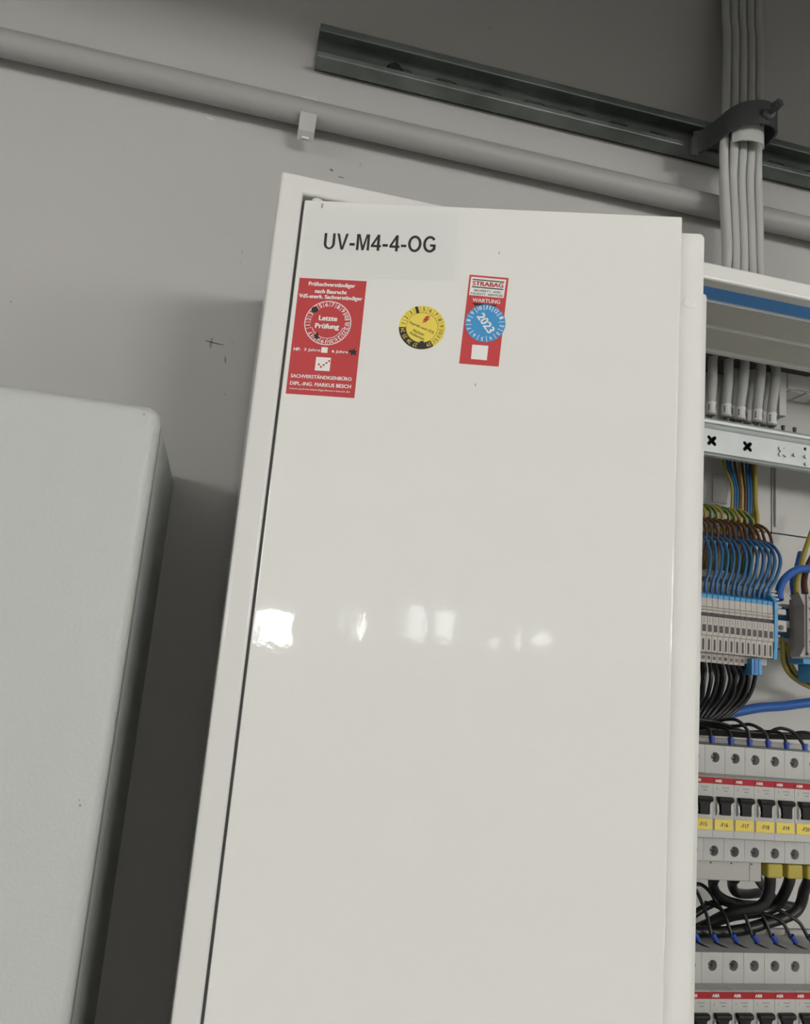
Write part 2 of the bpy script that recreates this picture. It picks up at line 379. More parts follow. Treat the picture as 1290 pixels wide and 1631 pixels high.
# ------------------------------------------------------------------ cables from the ceiling into the cabinet, and their clamp
cab_front = []
for k in range(5):
    cab_front.append([(.4835+.0107*k, -.025, 2.372), (.4838+.01055*k, -.028, 2.300), (.4758+.0104*k, -.040, 2.200), (.4640+.01005*k, -.0565-.0015*(k in (1, 2, 3)), 2.151),
                      (.4612+.0102*k, -.0590-.003*(k in (1, 2, 3)), 2.124), (.4640+.01005*k, -.0565, 2.093), (.4682+.0097*k, -.0550, 2.045), (.4700+.0097*k, -.0545, 2.003), ((.4600, .4730, .4850, .4985, .5110)[k], -.0600, 1.940)])
cab_in = [[(.4483,-.065,1.8877),(.4481,-.065,1.8613),(.4467,-.065,1.8408),(.4466,-.065,1.8236)],
 [(.4660,-.065,1.8879),(.4655,-.065,1.8619),(.4638,-.065,1.8417),(.4636,-.065,1.8244)],
 [(.4803,-.070,1.8846),(.4789,-.070,1.8588),(.4762,-.070,1.8388),(.4759,-.070,1.8216)],
 [(.4987,-.070,1.8859),(.4975,-.070,1.8597),(.4951,-.070,1.8395),(.4948,-.070,1.8221)],
 [(.5157,-.070,1.8849),(.5141,-.070,1.8589),(.5113,-.070,1.8387),(.5109,-.070,1.8213)],
 [(.4855,-.045,1.8968),(.4864,-.045,1.8702),(.4859,-.045,1.8496),(.4857,-.045,1.8318)],
 [(.5020,-.050,1.8898),(.5009,-.050,1.8647),(.4984,-.050,1.8457),(.4981,-.050,1.8279)],
 [(.5205,-.050,1.8899),(.5196,-.050,1.8653),(.5174,-.050,1.8468),(.5170,-.050,1.8289)]]
cab_back = []
for j, (k, dx) in enumerate(((1, -.0050), (2, -.0050), (3, .0050))):
    cab_back.append([(x+dx*(1 if z < 2.2 else .4), min(y+.0102, -.0075), z-.0012) for x, y, z in cab_front[k]])
order = [0, 1, 2, 3, 4]
for i, outer in enumerate(cab_front+cab_back):
    inner = cab_in[i]
    r = .0047 if i < 5 else .0042
    top = (outer[0][0]+.004, outer[0][1]+.012 if False else outer[0][1], CEIL)
    path = [(top[0], -.025 if i < 5 else -.0075, CEIL), (top[0], -.025 if i < 5 else -.0075, 2.8)]+outer+inner
    t = thing('power_cable', (outer[0][0], outer[0][1], CEIL), ('light grey round cable in the front layer of the clamped ceiling bundle' if i < 5 else 'thinner light grey cable half hidden behind the clamped ceiling bundle'), 'cable', 'front cables of the clamped bundle' if i < 5 else 'rear cables of the clamped bundle')
    MB().tube(path, r, 12, 5).build('sheath', M['cable'], t)
    e = Vector(inner[-1]); d = (Vector(inner[-2])-e).normalized()
    MB().cyl(e+d*.002, e+d*.0135, r+.0004, 14).build('marker_sleeve', M['sleeve'], t)
    pr = MB()
    for k, ang in enumerate((-.9, .55)):
        for q in range(3):
            z0 = e+d*(.0045+q*.0022); c = z0+Vector((math.sin(ang), -math.cos(ang), 0))*(r+.0004)
            tx = Vector((math.cos(ang), math.sin(ang), 0)); nn = Vector((math.sin(ang), -math.cos(ang), 0))*.00012
            w = .0006
            vs = [c+tx*w+nn, c-tx*w+nn, c-tx*w+d*.0015+nn, c+tx*w+d*.0015+nn]
            pr.add(vs, [[0, 1, 2, 3]])
    pr.build('marker_print', M['ink'], t)
    # stripped cores leaving the sheath downwards behind the crossbar
    for k, cm in enumerate(('w_blue', 'w_brown', 'w_yel')):
        off = Vector(((k-1)*.002, .001*(k % 2), 0))
        MB().tube([e+off, e+off-d*.012, e+off-d*.022], .0011, 6, 2).build('core', M[cm], t)

cp = thing('cable_clamp', (.475, -.034, 2.135), 'dark steel bow clamp gripping the grey cables on the channel', 'clamp')
arch = [(.4395, -.0340), (.4490, -.0385), (.4555, -.0560), (.4590, -.0720), (.4680, -.0850), (.4840, -.0905), (.4985, -.0880), (.5075, -.0800), (.5100, -.0600), (.5088, -.0340)]
def strap(path, t, z0, z1, dz=None):
    """vertical strap following a plan path, thickness t outwards; dz(i,n) tilts its height"""
    pts = [Vector((p[0], p[1], 0)) for p in path]; q = []
    P = [pts[0]*2-pts[1]]+pts+[pts[-1]*2-pts[-2]]
    for i in range(1, len(P)-2):
        p0, p1, p2, p3 = P[i-1:i+3]
        for k in range(4):
            u = k/4; q.append(.5*((2*p1)+(p2-p0)*u+(2*p0-5*p1+4*p2-p3)*u*u+(3*p1-p0-3*p2+p3)*u*u*u))
    q.append(pts[-1]); vs = []
    for i, c in enumerate(q):
        d = (q[min(i+1, len(q)-1)]-q[max(i-1, 0)]).normalized(); n = Vector((d.y, -d.x, 0)); z = dz(i/(len(q)-1)) if dz else 0
        vs += [(c.x, c.y, z0+z), (c.x+n.x*t, c.y+n.y*t, z0+z), (c.x+n.x*t, c.y+n.y*t, z1+z), (c.x, c.y, z1+z)]
    fs = [[4*i+k, 4*i+(k+1) % 4, 4*i+4+(k+1) % 4, 4*i+4+k] for i in range(len(q)-1) for k in range(4)]+[[0, 1, 2, 3], [4*len(q)-1, 4*len(q)-2, 4*len(q)-3, 4*len(q)-4]]
    bm = bmesh.new(); bv = [bm.verts.new(v) for v in vs]
    for f in fs: bm.faces.new([bv[i] for i in f])
    bmesh.ops.recalc_face_normals(bm, faces=bm.faces[:])
    return MB().from_bm(bm)
strap(arch, .0022, 2.1370, 2.1640, lambda t: -.007+.010*min(1, t*1.6)).build('bow', M['clamp'], cp)
strap([(.4640, -.0700), (.4700, -.0765), (.4820, -.0795), (.4930, -.0775), (.4985, -.0720)], .0016, 2.1255, 2.1620).build('pressure_trough', M['clip'], cp)
MB().cyl((.4900, -.0800, 2.1490), (.4890, -.1130, 2.1500), .0030, 14).cyl((.4890, -.1040, 2.1500), (.4888, -.1115, 2.1502), .0052, 6, smooth=False).build('clamp_screw', M['clamp'], cp)
MB().cyl((.4894, -.0932, 2.1496), (.4893, -.0975, 2.1497), .0060, 8, smooth=False).build('lock_nut', M['steel'], cp)
MB().box(.4360, .4445, -.0375, -.0335, 2.128, 2.150, .0008).build('foot', M['clamp'], cp)

# ------------------------------------------------------------------ the cabinet
kx0, kx1, kyf, kz0, kz1 = .0050, .8050, -.2200, .785, 1.8885
cab = thing('distribution_cabinet', ((kx0+kx1)/2, -.005, kz0), 'white lacquered steel distribution cabinet with its narrow door ajar', 'cabinet')
HZ_TOP = 1.8690
FW, FT = .0167, .0145       # stile and head width of the front frame
def ring_profile(mb, x0, x1, y0, y1, z0, z1, bev): return mb.box(x0, x1, y0, y1, z0, z1, bev, 3)
MB().box(kx0, kx0+FW, kyf, kyf+.02, kz0, kz1, .0022, 3).build('frame_stile', M['frame'], cab)
MB().box(kx1-FW, kx1, kyf, kyf+.02, kz0, kz1, .0022, 3).build('frame_stile', M['frame'], cab)
MB().box(kx0+.002, kx1-.002, kyf+.00005, kyf+.013, kz1-FT, kz1-.00005, .0022, 3).build('frame_head', M['frame'], cab)
MB().box(kx0+.002, kx1-.002, kyf+.00005, kyf+.02, kz0, kz0+FT, .0022, 3).build('frame_sill', M['frame'], cab)
MB().box(kx0, kx0+.0015, kyf+.018, -.005, kz0, kz1).build('side_panel', M['frame'], cab)
MB().box(kx1-.0015, kx1, kyf+.018, -.005, kz0, kz1).build('side_panel', M['frame'], cab)
MB().box(kx0, kx1, kyf+.012, -.096, kz1-.0016, kz1-.0001).build('top_panel', M['frame'], cab)
MB().box(kx0, .40, -.096, -.005, kz1-.0016, kz1-.0001).build('top_panel', M['frame'], cab)
MB().box(.56, kx1, -.096, -.005, kz1-.0016, kz1-.0001).build('top_panel', M['frame'], cab)
MB().box(kx0, kx1, kyf+.018, -.005, kz0, kz0+.0015).build('bottom_panel', M['frame'], cab)
MB().box(kx0, kx1, -.0065, -.005, kz0, kz1).build('back_sheet', M['inner'], cab)
# underside of the head: blue gasket strip, sheet steel steps
zu = kz1-FT
MB().box(.060, kx1-FW, kyf+.0128, kyf+.0310, zu+.0005, zu+.0060, .001).build('gasket_strip', M['gasket'], cab)
MB().prism([(kyf+.0310, zu-.0010), (kyf+.0310, zu+.006), (kyf+.0760, zu+.0075), (kyf+.0760, zu+.0015), (kyf+.0335, zu-.0004)], kx0+FW, kx1-FW).build('inner_ledge', M['beige_sheet'], cab)
MB().prism([(kyf+.0760, zu+.0005), (kyf+.0760, zu+.009), (kyf+.1240, zu+.009), (kyf+.1240, zu+.0015)], kx0+FW, kx1-FW).build('inner_ledge', M['beige_sheet'], cab)
MB().box(kx0+FW, kx1-FW, kyf+.1175, kyf+.1205, zu-.0018, zu+.006, .0005).build('ledge_lip', M['frame'], cab)
MB().box(kx0+FW, kx1-FW, kyf+.1222, kyf+.1245, zu-.0012, zu+.006, .0005).build('ledge_lip', M['frame'], cab)
MB().box(.060, kx1-FW, kyf+.0308, kyf+.0326, zu-.0016, zu+.004, .0004).build('ledge_lip', M['frame'], cab)
MB().box(.060, kx1-FW, kyf+.0745, kyf+.0765, zu-.0014, zu+.004, .0006).build('ledge_lip', M['frame'], cab)
MB().holed(rect(.40, .56, -.096, -.005), [circ(p[0][0], p[0][1], .0062, 14) for p in cab_in], kz1-.0040, kz1-.0016, 'Z').build('entry_light_block', M['rubber_gap_shade'], cab)  # sheet added to keep light from leaking in through the open top
# white plastic back plates with seams
xs = [.022, .2350, .4400, .5412, .6450, .783]
zs = [.80, 1.03, 1.18, 1.33, 1.4800, 1.6060, 1.7234, 1.8100, 1.8860]
for j in range(len(zs)-1):
    xr = xs if zs[j] > 1.6 else [.022, .35, .66, .783]
    for i in range(len(xr)-1):
        MB().box(xr[i]+.0006, xr[i+1]-.0006, -.0300, -.0280, zs[j]+.0006, zs[j+1]-.0006, .0004, 1).build('back_plate', M['inner'], cab)
for bx in ((.4725, .4890, 1.7465, 1.7760), (.5895, .6050, 1.7365, 1.7700)):
    MB().box(bx[0], bx[1], -.0312, -.0300, bx[2], bx[3], .0004, 1).build('knockout_tab', M['inner'], cab)
MB().box(.5440, .5470, -.0330, -.0300, 1.73, 1.808, .0008).build('plate_rib', M['inner'], cab)
# cable entry moulding in the top right
MB().box(.5360, .600, -.062, -.031, 1.8690, 1.8860, .001).box(.5262, .5350, -.062, -.040, 1.8380, 1.8860, .001).build('cable_entry_moulding', M['inner'], cab)
for k in range(3):
    MB().box(.542+k*.019, .558+k*.019, -.058, -.036, 1.8675, 1.8690, .0004).build('entry_knockout', M['inner'], cab)

MB().box(.0212, .0230, kyf+.0015, kyf+.0060, kz0+.02, HZ_TOP).build('gap_shade_strip', M['rubber_gap_shade'], cab)  # dark strip painting the shade in the gap beside the door
# --- the door, hinged on the left, ajar by 16.8 degrees
HX, HY, HZ, ANG = .0239, -.2200, 1.8695, math.radians(16.76)
ca, sa = math.cos(ANG), math.sin(ANG)
def D(v):   # door space: u along the width, t in front of the face, z height  ->  world
    u, t, z = v
    return Vector((HX+u*ca-t*sa, HY-u*sa-t*ca, z))
DW, DB = .2600, .8040
def dbox(mb, u0, u1, t0, t1, z0, z1, bev=.0, seg=2):
    m_ = MB().box(u0, u1, t0, t1, z0, z1, bev, seg).xf(D)
    m_.f = [f[::-1] for f in m_.f]
    mb.add(m_.v, m_.f); return mb
door = dbox(MB(), -.0009, DW, -.0120, 0, DB, HZ+.0002, .0010, 3).build('door', M['door'], cab)
def dprism(mb, poly, t0, t1):
    m_ = MB().prism(poly, t0, t1, axis='Y').xf(D); m_.f = [f[::-1] for f in m_.f]; mb.add(m_.v, m_.f); return mb
zt = HZ-.0085
fl = [(DW-.012, DB+.008), (DW+.0158, DB+.008), (DW+.0164, DB+.012), (DW+.0164, zt-.0032), (DW+.0151, zt-.0008), (DW+.0136, zt), (DW-.012, zt)]
dprism(MB(), fl, -.0160, -.0060).build('door_flange', M['door'], door)
zl = HZ-.0480
lp = [(DW+.004, DB+.04), (DW+.0212, DB+.04), (DW+.0212, zl-.0022), (DW+.0206, zl-.0006), (DW+.0192, zl), (DW+.004, zl)]
dprism(MB(), lp, -.0185, -.0150).build('door_lip', M['door'], door)
pc = MB(); n = 20
rings = [(.0046, -.0060), (.0043, -.0057), (.0034, -.00565)]
vs = [D((DW+.0075+r_*math.cos(2*PI*k/n), t_, 1.8105+r_*math.sin(2*PI*k/n))) for r_, t_ in rings for k in range(n)]
pc.add(vs, [[j*n+k, j*n+(k+1) % n, (j+1)*n+(k+1) % n, (j+1)*n+k] for j in range(2) for k in range(n)]+[[2*n+k for k in range(n)]], 0, True)
pc.build('flange_plug', M['door'], door)
MB().cyl((.0325, -.2155, HZ+.0006), (.0325, -.2155, HZ+.0036), .0042, 16).build('hinge_pin', M['sleeve'], cab)
for (u, z, r_) in ((.1379, 1.8362, .0006), (.1284, 1.7404, .0006), (.0121, 1.8655, .0011)):
    dprism(MB(), [(u-r_*.5, z-r_*1.6), (u+r_*.5, z-r_*1.6), (u+r_*.7, z+r_*1.6), (u-r_*.4, z+r_*1.6)], 0, .00015).build('scratch', M['pencil2'], door)

# ------------------------------------------------------------------ stickers on the door
class Sticker:
    def __init__(s, name, u, z, label, cat='sticker'):
        s.root = thing(name, D((u, 0, z)), label, cat); s.layers = {}
    def layer(s, name, mname, t):
        k = (name, mname, t)
        if k not in s.layers: s.layers[k] = MB()
        return s.layers[k]
    def poly(s, name, mname, t, pts, t0=0.0):
        mb = s.layer(name, mname, t)
        if t0 is None:
            mb.add([D((u, t, z)) for u, z in pts], [list(range(len(pts)))])
        else: dprism(mb, pts, t0, t)
    def text(s, name, mname, t, body, u0, zc, w, h, ang=0.0, bold=.02, centre=True):
        """text fitted to width w (or None) and height h, centred on (u0,zc), turned by ang"""
        vs, fs, tw, th = text_poly(body, bold)
        sy = h/th; sx = (w/tw) if w else sy
        c, sn = math.cos(ang), math.sin(ang); out = []
        for x, y, d in vs:
            a, b = (x-tw/2)*sx, (y-th/2)*sy
            out.append(D((u0+a*c-b*sn, t+d, zc+a*sn+b*c)))
        s.layer(name, mname, t).add(out, fs)
    def finish(s):
        for (name, mname, t), mb in s.layers.items(): mb.build(name, M[mname], s.root)
        return s.root
def annulus(cu, cz, r0, r1, a0, a1, n):
    p = [(cu+r1*math.cos(a0+(a1-a0)*i/n), cz+r1*math.sin(a0+(a1-a0)*i/n)) for i in range(n+1)]
    q = [(cu+r0*math.cos(a0+(a1-a0)*i/n), cz+r0*math.sin(a0+(a1-a0)*i/n)) for i in range(n+1)]
    return [[p[i], p[i+1], q[i+1], q[i]] for i in range(n)]
def radial_tick(cu, cz, r0, r1, a, w):
    c, sn = math.cos(a), math.sin(a)
    return [(cu+r0*c-w*sn, cz+r0*sn+w*c), (cu+r1*c-w*sn, cz+r1*sn+w*c), (cu+r1*c+w*sn, cz+r1*sn-w*c), (cu+r0*c+w*sn, cz+r0*sn-w*c)]
L0, L1, L2, L3 = .00012, .00020, .00027, .00034

# heavy sans capitals for the name plate, built from strokes (cap height 1)
def block_letters(txt, w=.172):
    def ell(cx, rx, ry, a0, a1, n=20, iw=w):
        p = [(cx+rx*math.cos(math.radians(a0+(a1-a0)*i/n)), .5+ry*math.sin(math.radians(a0+(a1-a0)*i/n))) for i in range(n+1)]
        q = [(cx+(rx-iw)*math.cos(math.radians(a0+(a1-a0)*i/n)), .5+(ry-iw*.92)*math.sin(math.radians(a0+(a1-a0)*i/n))) for i in range(n+1)]
        return [[p[i], p[i+1], q[i+1], q[i]] for i in range(n)]
    def G(c):
        if c == 'U':
            arc_ = [(x, .36+(y-.5)*.72) for q in ell(.36, .36, .5, 180, 360) for x, y in q]
            return .72, [rect(0, w, .34, 1), rect(.72-w, .72, .34, 1)]+[arc_[i:i+4] for i in range(0, len(arc_), 4)]
        if c == 'V': return .74, [[(0, 1), (.165, 1), (.37, .22), (.575, 1), (.74, 1), (.455, 0), (.285, 0)]]
        if c == 'M': return .84, [rect(0, w*.92, 0, 1), rect(.84-w*.92, .84, 0, 1), [(0, 1), (.22, 1), (.42, .28), (.62, 1), (.84, 1), (.80, .82), (.69, .82), (.49, 0), (.35, 0), (.15, .82), (.04, .82)]]
        if c == '4': return .64, [rect(.38, .38+w, 0, 1), rect(0, .64, .215, .36), [(0, .34), (0, .22), (.17, .36), (.40, .74), (.40, 1)]]
        if c == '-': return .34, [rect(0, .34, .27, .43)]
        if c == 'O': return .86, ell(.43, .43, .515, 0, 360, 36)
        if c == 'G': return .82, ell(.43, .43, .515, 38, 322, 28)+[rect(.44, .80, .36, .50), rect(.80-w, .80, .16, .50)]
    out, x = [], 0
    for c in txt:
        adv, polys = G(c); out += [[(x+a, b) for a, b in p] for p in polys]; x += adv+.10
    global BL; BL = (.0780/.0122)/(x-.10)
    return out

# name plate
s = Sticker('name_plate', .055, 1.811, 'pale grey name label with large black letters in the door corner')
s.poly('film', 'plate', L0, [(.0025, 1.8112), (.1086, 1.8140), (.1090, 1.8658), (.0016, 1.8645)])
for poly in block_letters('UV-M4-4-OG'):
    k_ = .0122; a_ = math.radians(1.1)
    s.poly('lettering', 'ink', L1, [(.0165+(x*math.cos(a_)-y*math.sin(a_))*k_*BL, 1.8325+(x*math.sin(a_)*BL+y*math.cos(a_))*k_) for x, y in poly], None)
s.finish()

# red inspection sticker
s = Sticker('inspection_sticker', .0258, 1.7260, 'tall red inspection sticker with white print below the name label')
s.poly('film', 'st_red', L0, [(.0025, 1.7261), (.0490, 1.7259), (.0491, 1.8102), (.0024, 1.8102)])
W_ = 'white_ink'
s.text('lettering', W_, L1, 'Prüfsachverständiger', .0255, 1.8058, .0325, .0040, 0, .045)
s.text('lettering', W_, L1, 'nach Baurecht', .0253, 1.8010, .0222, .0030, 0, .045)
s.text('lettering', W_, L1, 'VdS-anerk. Sachverständiger', .0255, 1.7966, .0440, .0039, 0, .045)
rc, zc_, R1, R0 = .0255, 1.7781, .0161, .0113
for q in annulus(rc, zc_, R1-.0006, R1, 0, 2*PI, 40): s.poly('ring', W_, L1, q, None)
for q in annulus(rc, zc_, R0-.0004, R0, math.radians(200), math.radians(345), 20): s.poly('ring', W_, L1, q, None)
names = ['1', '2', '3', '4', '5', '6', '7', '8', '9', '10', '11', '12']
for i, nme in enumerate(names):
    a = math.radians(190-i*18.2); rr = (R0+R1)/2-.0002
    s.text('lettering', W_, L1, nme, rc+rr*math.cos(a), zc_+rr*math.sin(a), None if len(nme) == 1 else .0030, .0031, a-PI/2, .02)
    b = a+math.radians(9.1); s.poly('ring', W_, L1, radial_tick(rc, zc_, R0+.0002, R1-.0004, b, .00016), None)
for i, nme in enumerate(['22', '21', '20', '19', '18', '17']):
    a = math.radians(331-i*22.5); rr = (R0+R1)/2-.0001
    s.text('lettering', W_, L1, nme, rc+rr*math.cos(a), zc_+rr*math.sin(a), .0036, .0028, a-PI/2, .02)
    s.poly('ring', W_, L1, radial_tick(rc, zc_, R0+.0002, R1-.0004, a+math.radians(11.2), .00016), None)
s.text('lettering', W_, L1, 'Letzte', .0254, 1.7815, .0128, .0038, 0, .045)
s.text('lettering', W_, L1, 'Prüfung', .0253, 1.7752, .0166, .0049, 0, .045)
s.text('lettering', W_, L1, 'HP:', .0066, 1.7580, .0046, .0024, 0, .045)
s.text('lettering', W_, L1, '3 Jahre', .0170, 1.7578, .0112, .0026, 0, .02)
s.text('lettering', W_, L1, '6 Jahre', .0360, 1.7577, .0112, .0026, 0, .02)
s.poly('tick_box', W_, L1, rect(.0232, .0275, 1.7565, 1.7605), None)
s.poly('check_panel', W_, L1, rect(.0203, .0304, 1.7436, 1.7532), None)
for k, (a, b) in enumerate(((.0227, 1.7480), (.0243, 1.7463), (.0260, 1.7478), (.0277, 1.7493), (.0294, 1.7508))):
    s.poly('check_squares', 'st_red_ink', L2, [(a-.0009, b), (a, b-.0009), (a+.0009, b), (a, b+.0009)], None)
s.text('lettering', W_, L1, 'SACHVERSTÄNDIGENBÜRO', .0252, 1.7392, .0414, .0031, 0, .03)
s.text('lettering', W_, L1, 'DIPL.-ING. MARKUS BESCH', .0253, 1.7337, .0414, .0027, 0, .03)
s.text('lettering', W_, L1, 'www.sachverstaendigenbuero-besch.de', .0250, 1.7298, .0410, .0017, 0, -.004)
def blob(mb_args, cu, cz, pts): s.poly(*mb_args, [(cu+x, cz+y) for x, y in pts], None)
BK = ('punch_mark', 'ink', L3)
blob(BK, .0156, 1.7872, [(.0024*math.cos(2*PI*k/14), .0023*math.sin(2*PI*k/14)) for k in range(14)])
blob(BK, .0189, 1.7682, [(-.0012, -.0022), (.0016, -.0018), (.0027, -.0008), (.0012, -.0002), (.0010, .0022), (.0002, .0026), (-.0008, .0012), (-.0022, .0004), (-.0012, -.0006)])
blob(BK, .0447, 1.7584, [(-.0030, -.0004), (-.0008, -.0008), (-.0014, -.0026), (.0004, -.0018), (.0026, -.0026), (.0020, -.0006), (.0032, .0006), (.0012, .0008), (.0012, .0028), (-.0002, .0012), (-.0022, .0012)])
s.finish()

# yellow round test sticker
s = Sticker('test_sticker', .0898, 1.7630, 'round yellow electrical test sticker with a small red lightning bolt')
uc, vc, R = .0898, 1.7787, .0157
s.poly('film', 'st_yel', L0, circ(uc, vc, R, 40))
for q in annulus(uc, vc, .0106, .01085, 0, 2*PI, 40): s.poly('ring', 'st_ink2', L1, q, None)
for q in annulus(uc, vc, .0110, R-.0001, math.radians(182), math.radians(304), 24): s.poly('year_band', 'ink', L1, q, None)
for i, nme in enumerate(names):
    a = math.radians(170-i*20.3); rr = .0132
    if nme != '4': s.text('lettering', 'st_ink2', L1, nme, uc+rr*math.cos(a), vc+rr*math.sin(a), None if len(nme) == 1 else .0029, .0028, a-PI/2, .01)
    s.poly('ring', 'st_ink2', L1, radial_tick(uc, vc, .0112, R-.0003, a-math.radians(10.2), .0001), None)
for i, nme in enumerate(['24', '25', '26', '27', '28', '29']):
    a = math.radians(192-(-i)*21.0) if False else math.radians(192+i*20.6); rr = .0132
    if nme != '28': s.text('year_print', 'st_yel', L2, nme, uc+rr*math.cos(a), vc+rr*math.sin(a), .0030, .0026, a-PI/2+(PI if False else 0), .01)
s.poly('lightning_bolt', 'st_red_ink', L1, [(.0889, 1.7818), (.0915, 1.7838), (.0897, 1.7834), (.0921, 1.7872), (.0949, 1.7872), (.0931, 1.7852), (.0949, 1.7854), (.0919, 1.7828), (.0931, 1.7830)], None)
s.text('lettering', 'st_ink2', L1, 'Geprüft nach VDE', uc-.0003, vc-.0002, .0185, .0024, math.radians(-22), .006)
s.text('lettering', 'st_ink2', L1, 'Nächster', uc-.0018, vc-.0037, .0084, .0021, math.radians(-22), .006)
s.text('lettering', 'st_ink2', L1, 'Prüftermin', uc-.0027, vc-.0063, .0108, .0021, math.radians(-22), .006)
for a, w in ((109, .0010), (274, .0013)):
    s.poly('punch_mark', 'ink', L3, radial_tick(uc, vc, .0108 if a < 200 else .0098, R-.0001, math.radians(a), w), None)
s.finish()

# tall maintenance sticker
s = Sticker('maintenance_sticker', .1298, 1.7544, 'narrow red maintenance sticker with a white name panel on top')
s.poly('film', 'st_red2', L0, [(.1166, 1.7547), (.1429, 1.7541), (.1455, 1.8180), (.1190, 1.8190)])
s.poly('name_panel', W_, L1, [(.1197, 1.8041), (.1431, 1.8031), (.1441, 1.8166), (.1202, 1.8176)], None)
tl = math.radians(-2)
s.poly('panel_lines', 'ink', L2, [(.1212, 1.8152), (.1428, 1.8143), (.1429, 1.8151), (.1213, 1.8160)], None)
s.poly('panel_lines', 'ink', L2, [(.1210, 1.8098), (.1424, 1.8089), (.1425, 1.8097), (.1211, 1.8106)], None)
s.text('brand_print', 'st_red_ink', L2, 'STRABAG', .1319, 1.8125, .0211, .0034, tl, .045)
s.text('small_print', 'ink', L2, 'PROPERTY  AND', .1318, 1.8073, .0180, .0015, tl, .015)
s.text('small_print', 'ink', L2, 'FACILITY  SERVICES', .1316, 1.8050, .0216, .0015, tl, .015)
s.text('title_print', W_, L1, 'WARTUNG', .1316, 1.8004, .0188, .0028, tl, .02)
s.poly('pen_smear', 'ink', L1, [(.1222, 1.7986), (.1390, 1.7979), (.1380, 1.7965), (.1310, 1.7972), (.1240, 1.7966)], None)
s.poly('blank_panel', W_, L1, [(.1243, 1.7583), (.1348, 1.7580), (.1352, 1.7683), (.1244, 1.7685)], None)
s.finish()
s = Sticker('year_seal', .1320, 1.7708, 'round blue year seal 2023 stuck over the maintenance sticker', 'sticker')
uc, vc, R = .1320, 1.7842, .0135
s.poly('film', 'st_blue', L3, circ(uc, vc, R, 40), L0)
X4, X5 = L3+.00008, L3+.00015
for i in range(12):
    a = math.radians(128-i*30); b = a-math.radians(15)
    lab = ['10', '11', '12', '1', '2', '3', '4', '5', '6', '7', '8', '9'][i]
    s.text('lettering', W_, X4, lab, uc+.0114*math.cos(a-.262), vc+.0114*math.sin(a-.262), .0016 if len(lab) == 1 else .0028, .0028, a-.262-PI/2, .03)
    s.poly('lettering', W_, X4, radial_tick(uc, vc, .0092, R-.0003, a, .00022), None)
s.text('year_print', W_, X4, '2023', uc+.0004, vc+.0001, .0152, .0058, math.radians(-54), .035)
s.finish()

# ------------------------------------------------------------------ inside: perforated crossbar
cb = thing('perforated_crossbar', (.41, -.09, 1.7735), 'bright zinc plated crossbar with cross-shaped holes inside the cabinet', 'crossbar')
def cross(cx, cz, r, w, a0=PI/4, n=4):
    pts = []
    for k in range(4):
        a = a0+k*PI/2; d = (math.cos(a), math.sin(a)); nrm = (-d[1], d[0])
        for j in range(n+1):
            t = -PI/2+PI*j/n
            pts.append((cx+d[0]*(r-w)+w*(math.cos(t)*d[0]+math.sin(t)*nrm[0]), cz+d[1]*(r-w)+w*(math.cos(t)*d[1]+math.sin(t)*nrm[1])))
        b = a+PI/4; pts.append((cx+math.cos(b)*w*1.45, cz+math.sin(b)*w*1.45))
    return pts
bx0, bx1 = .0230, .7830
hl = [cross(.4299+.0380*k, 1.7882, .0062, .0018) for k in range(-6, 9) if k not in (2, 5)]
hl += [circ(.5308, 1.7951, .0016, 10), circ(.7208, 1.7951, .0016, 10)]
MB().holed(rect(bx0, bx1, 1.7770, 1.7995), hl, -.0930, -.0915).build('face', M['galv2'], cb)
# rolled edges above and below the face, and a dark channel behind
MB().prism([(-.0915, 1.7990), (-.0930, 1.8000), (-.0905, 1.8008), (-.0898, 1.8035), (-.0905, 1.8050), (-.0925, 1.8060), (-.0930, 1.8085), (-.0915, 1.8108), (-.0840, 1.8108), (-.0840, 1.8095), (-.0890, 1.8095), (-.0890, 1.7990)], bx0, bx1).build('upper_roll', M['galv2'], cb)
MB().prism([(-.0915, 1.7772), (-.0925, 1.7762), (-.0935, 1.7750), (-.0925, 1.7738), (-.0895, 1.7734), (-.0880, 1.7734), (-.0880, 1.7775), (-.0900, 1.7775)], bx0, bx1).build('lower_roll', M['galv2'], cb)
MB().box(bx0, bx1, -.0865, -.0855, 1.7760, 1.8090).build('backing', M['hole'], cb)
for kx in (.5059, .6199):
    mb = MB().prism(cross(kx, 1.7884, .0062, .0018), -.0944, -.0930, axis='Y'); mb.build('pressed_cross', M['galv2'], cb)
for px, pz in ((.5185, 1.7871), (.5308, 1.7873), (.5312, 1.7800)):
    MB().cyl((px, -.0930, pz), (px, -.0950, pz), .0018, 12).build('rivet', M['galv2'], cb)
for px in (.5164, .5294):
    MB().cyl((px, -.080, 1.8100), (px, -.080, 1.8185), .0016, 10).cyl((px, -.080, 1.8180), (px, -.080, 1.8200), .0019, 10).build('bolt_end', M['clamp'], cb)

# ------------------------------------------------------------------ wires
def wire(name, pts, r, ms, label, group, n=8, sub=4, cat='wire', side=None):
    o = MB().tube(pts, r, n, sub, side).build(name, [M[k] for k in ms] if isinstance(ms, (list, tuple)) else M[ms], origin=pts[0])
    return tag(o, label, cat, group)
YG = [0, 0, 0, 1, 1, 0, 0, 0]
YG2 = [1, 1, 0, 0, 0, 0, 1, 1]
lerp = lambda A, B, t: [tuple(a+(b-a)*t for a, b in zip(p, q)) for p, q in zip(A, B)]
jit = lambda P, k: [(x+random.uniform(-k, k), y+random.uniform(-k, k)*.5, z+random.uniform(-k, k)) for x, y, z in P]
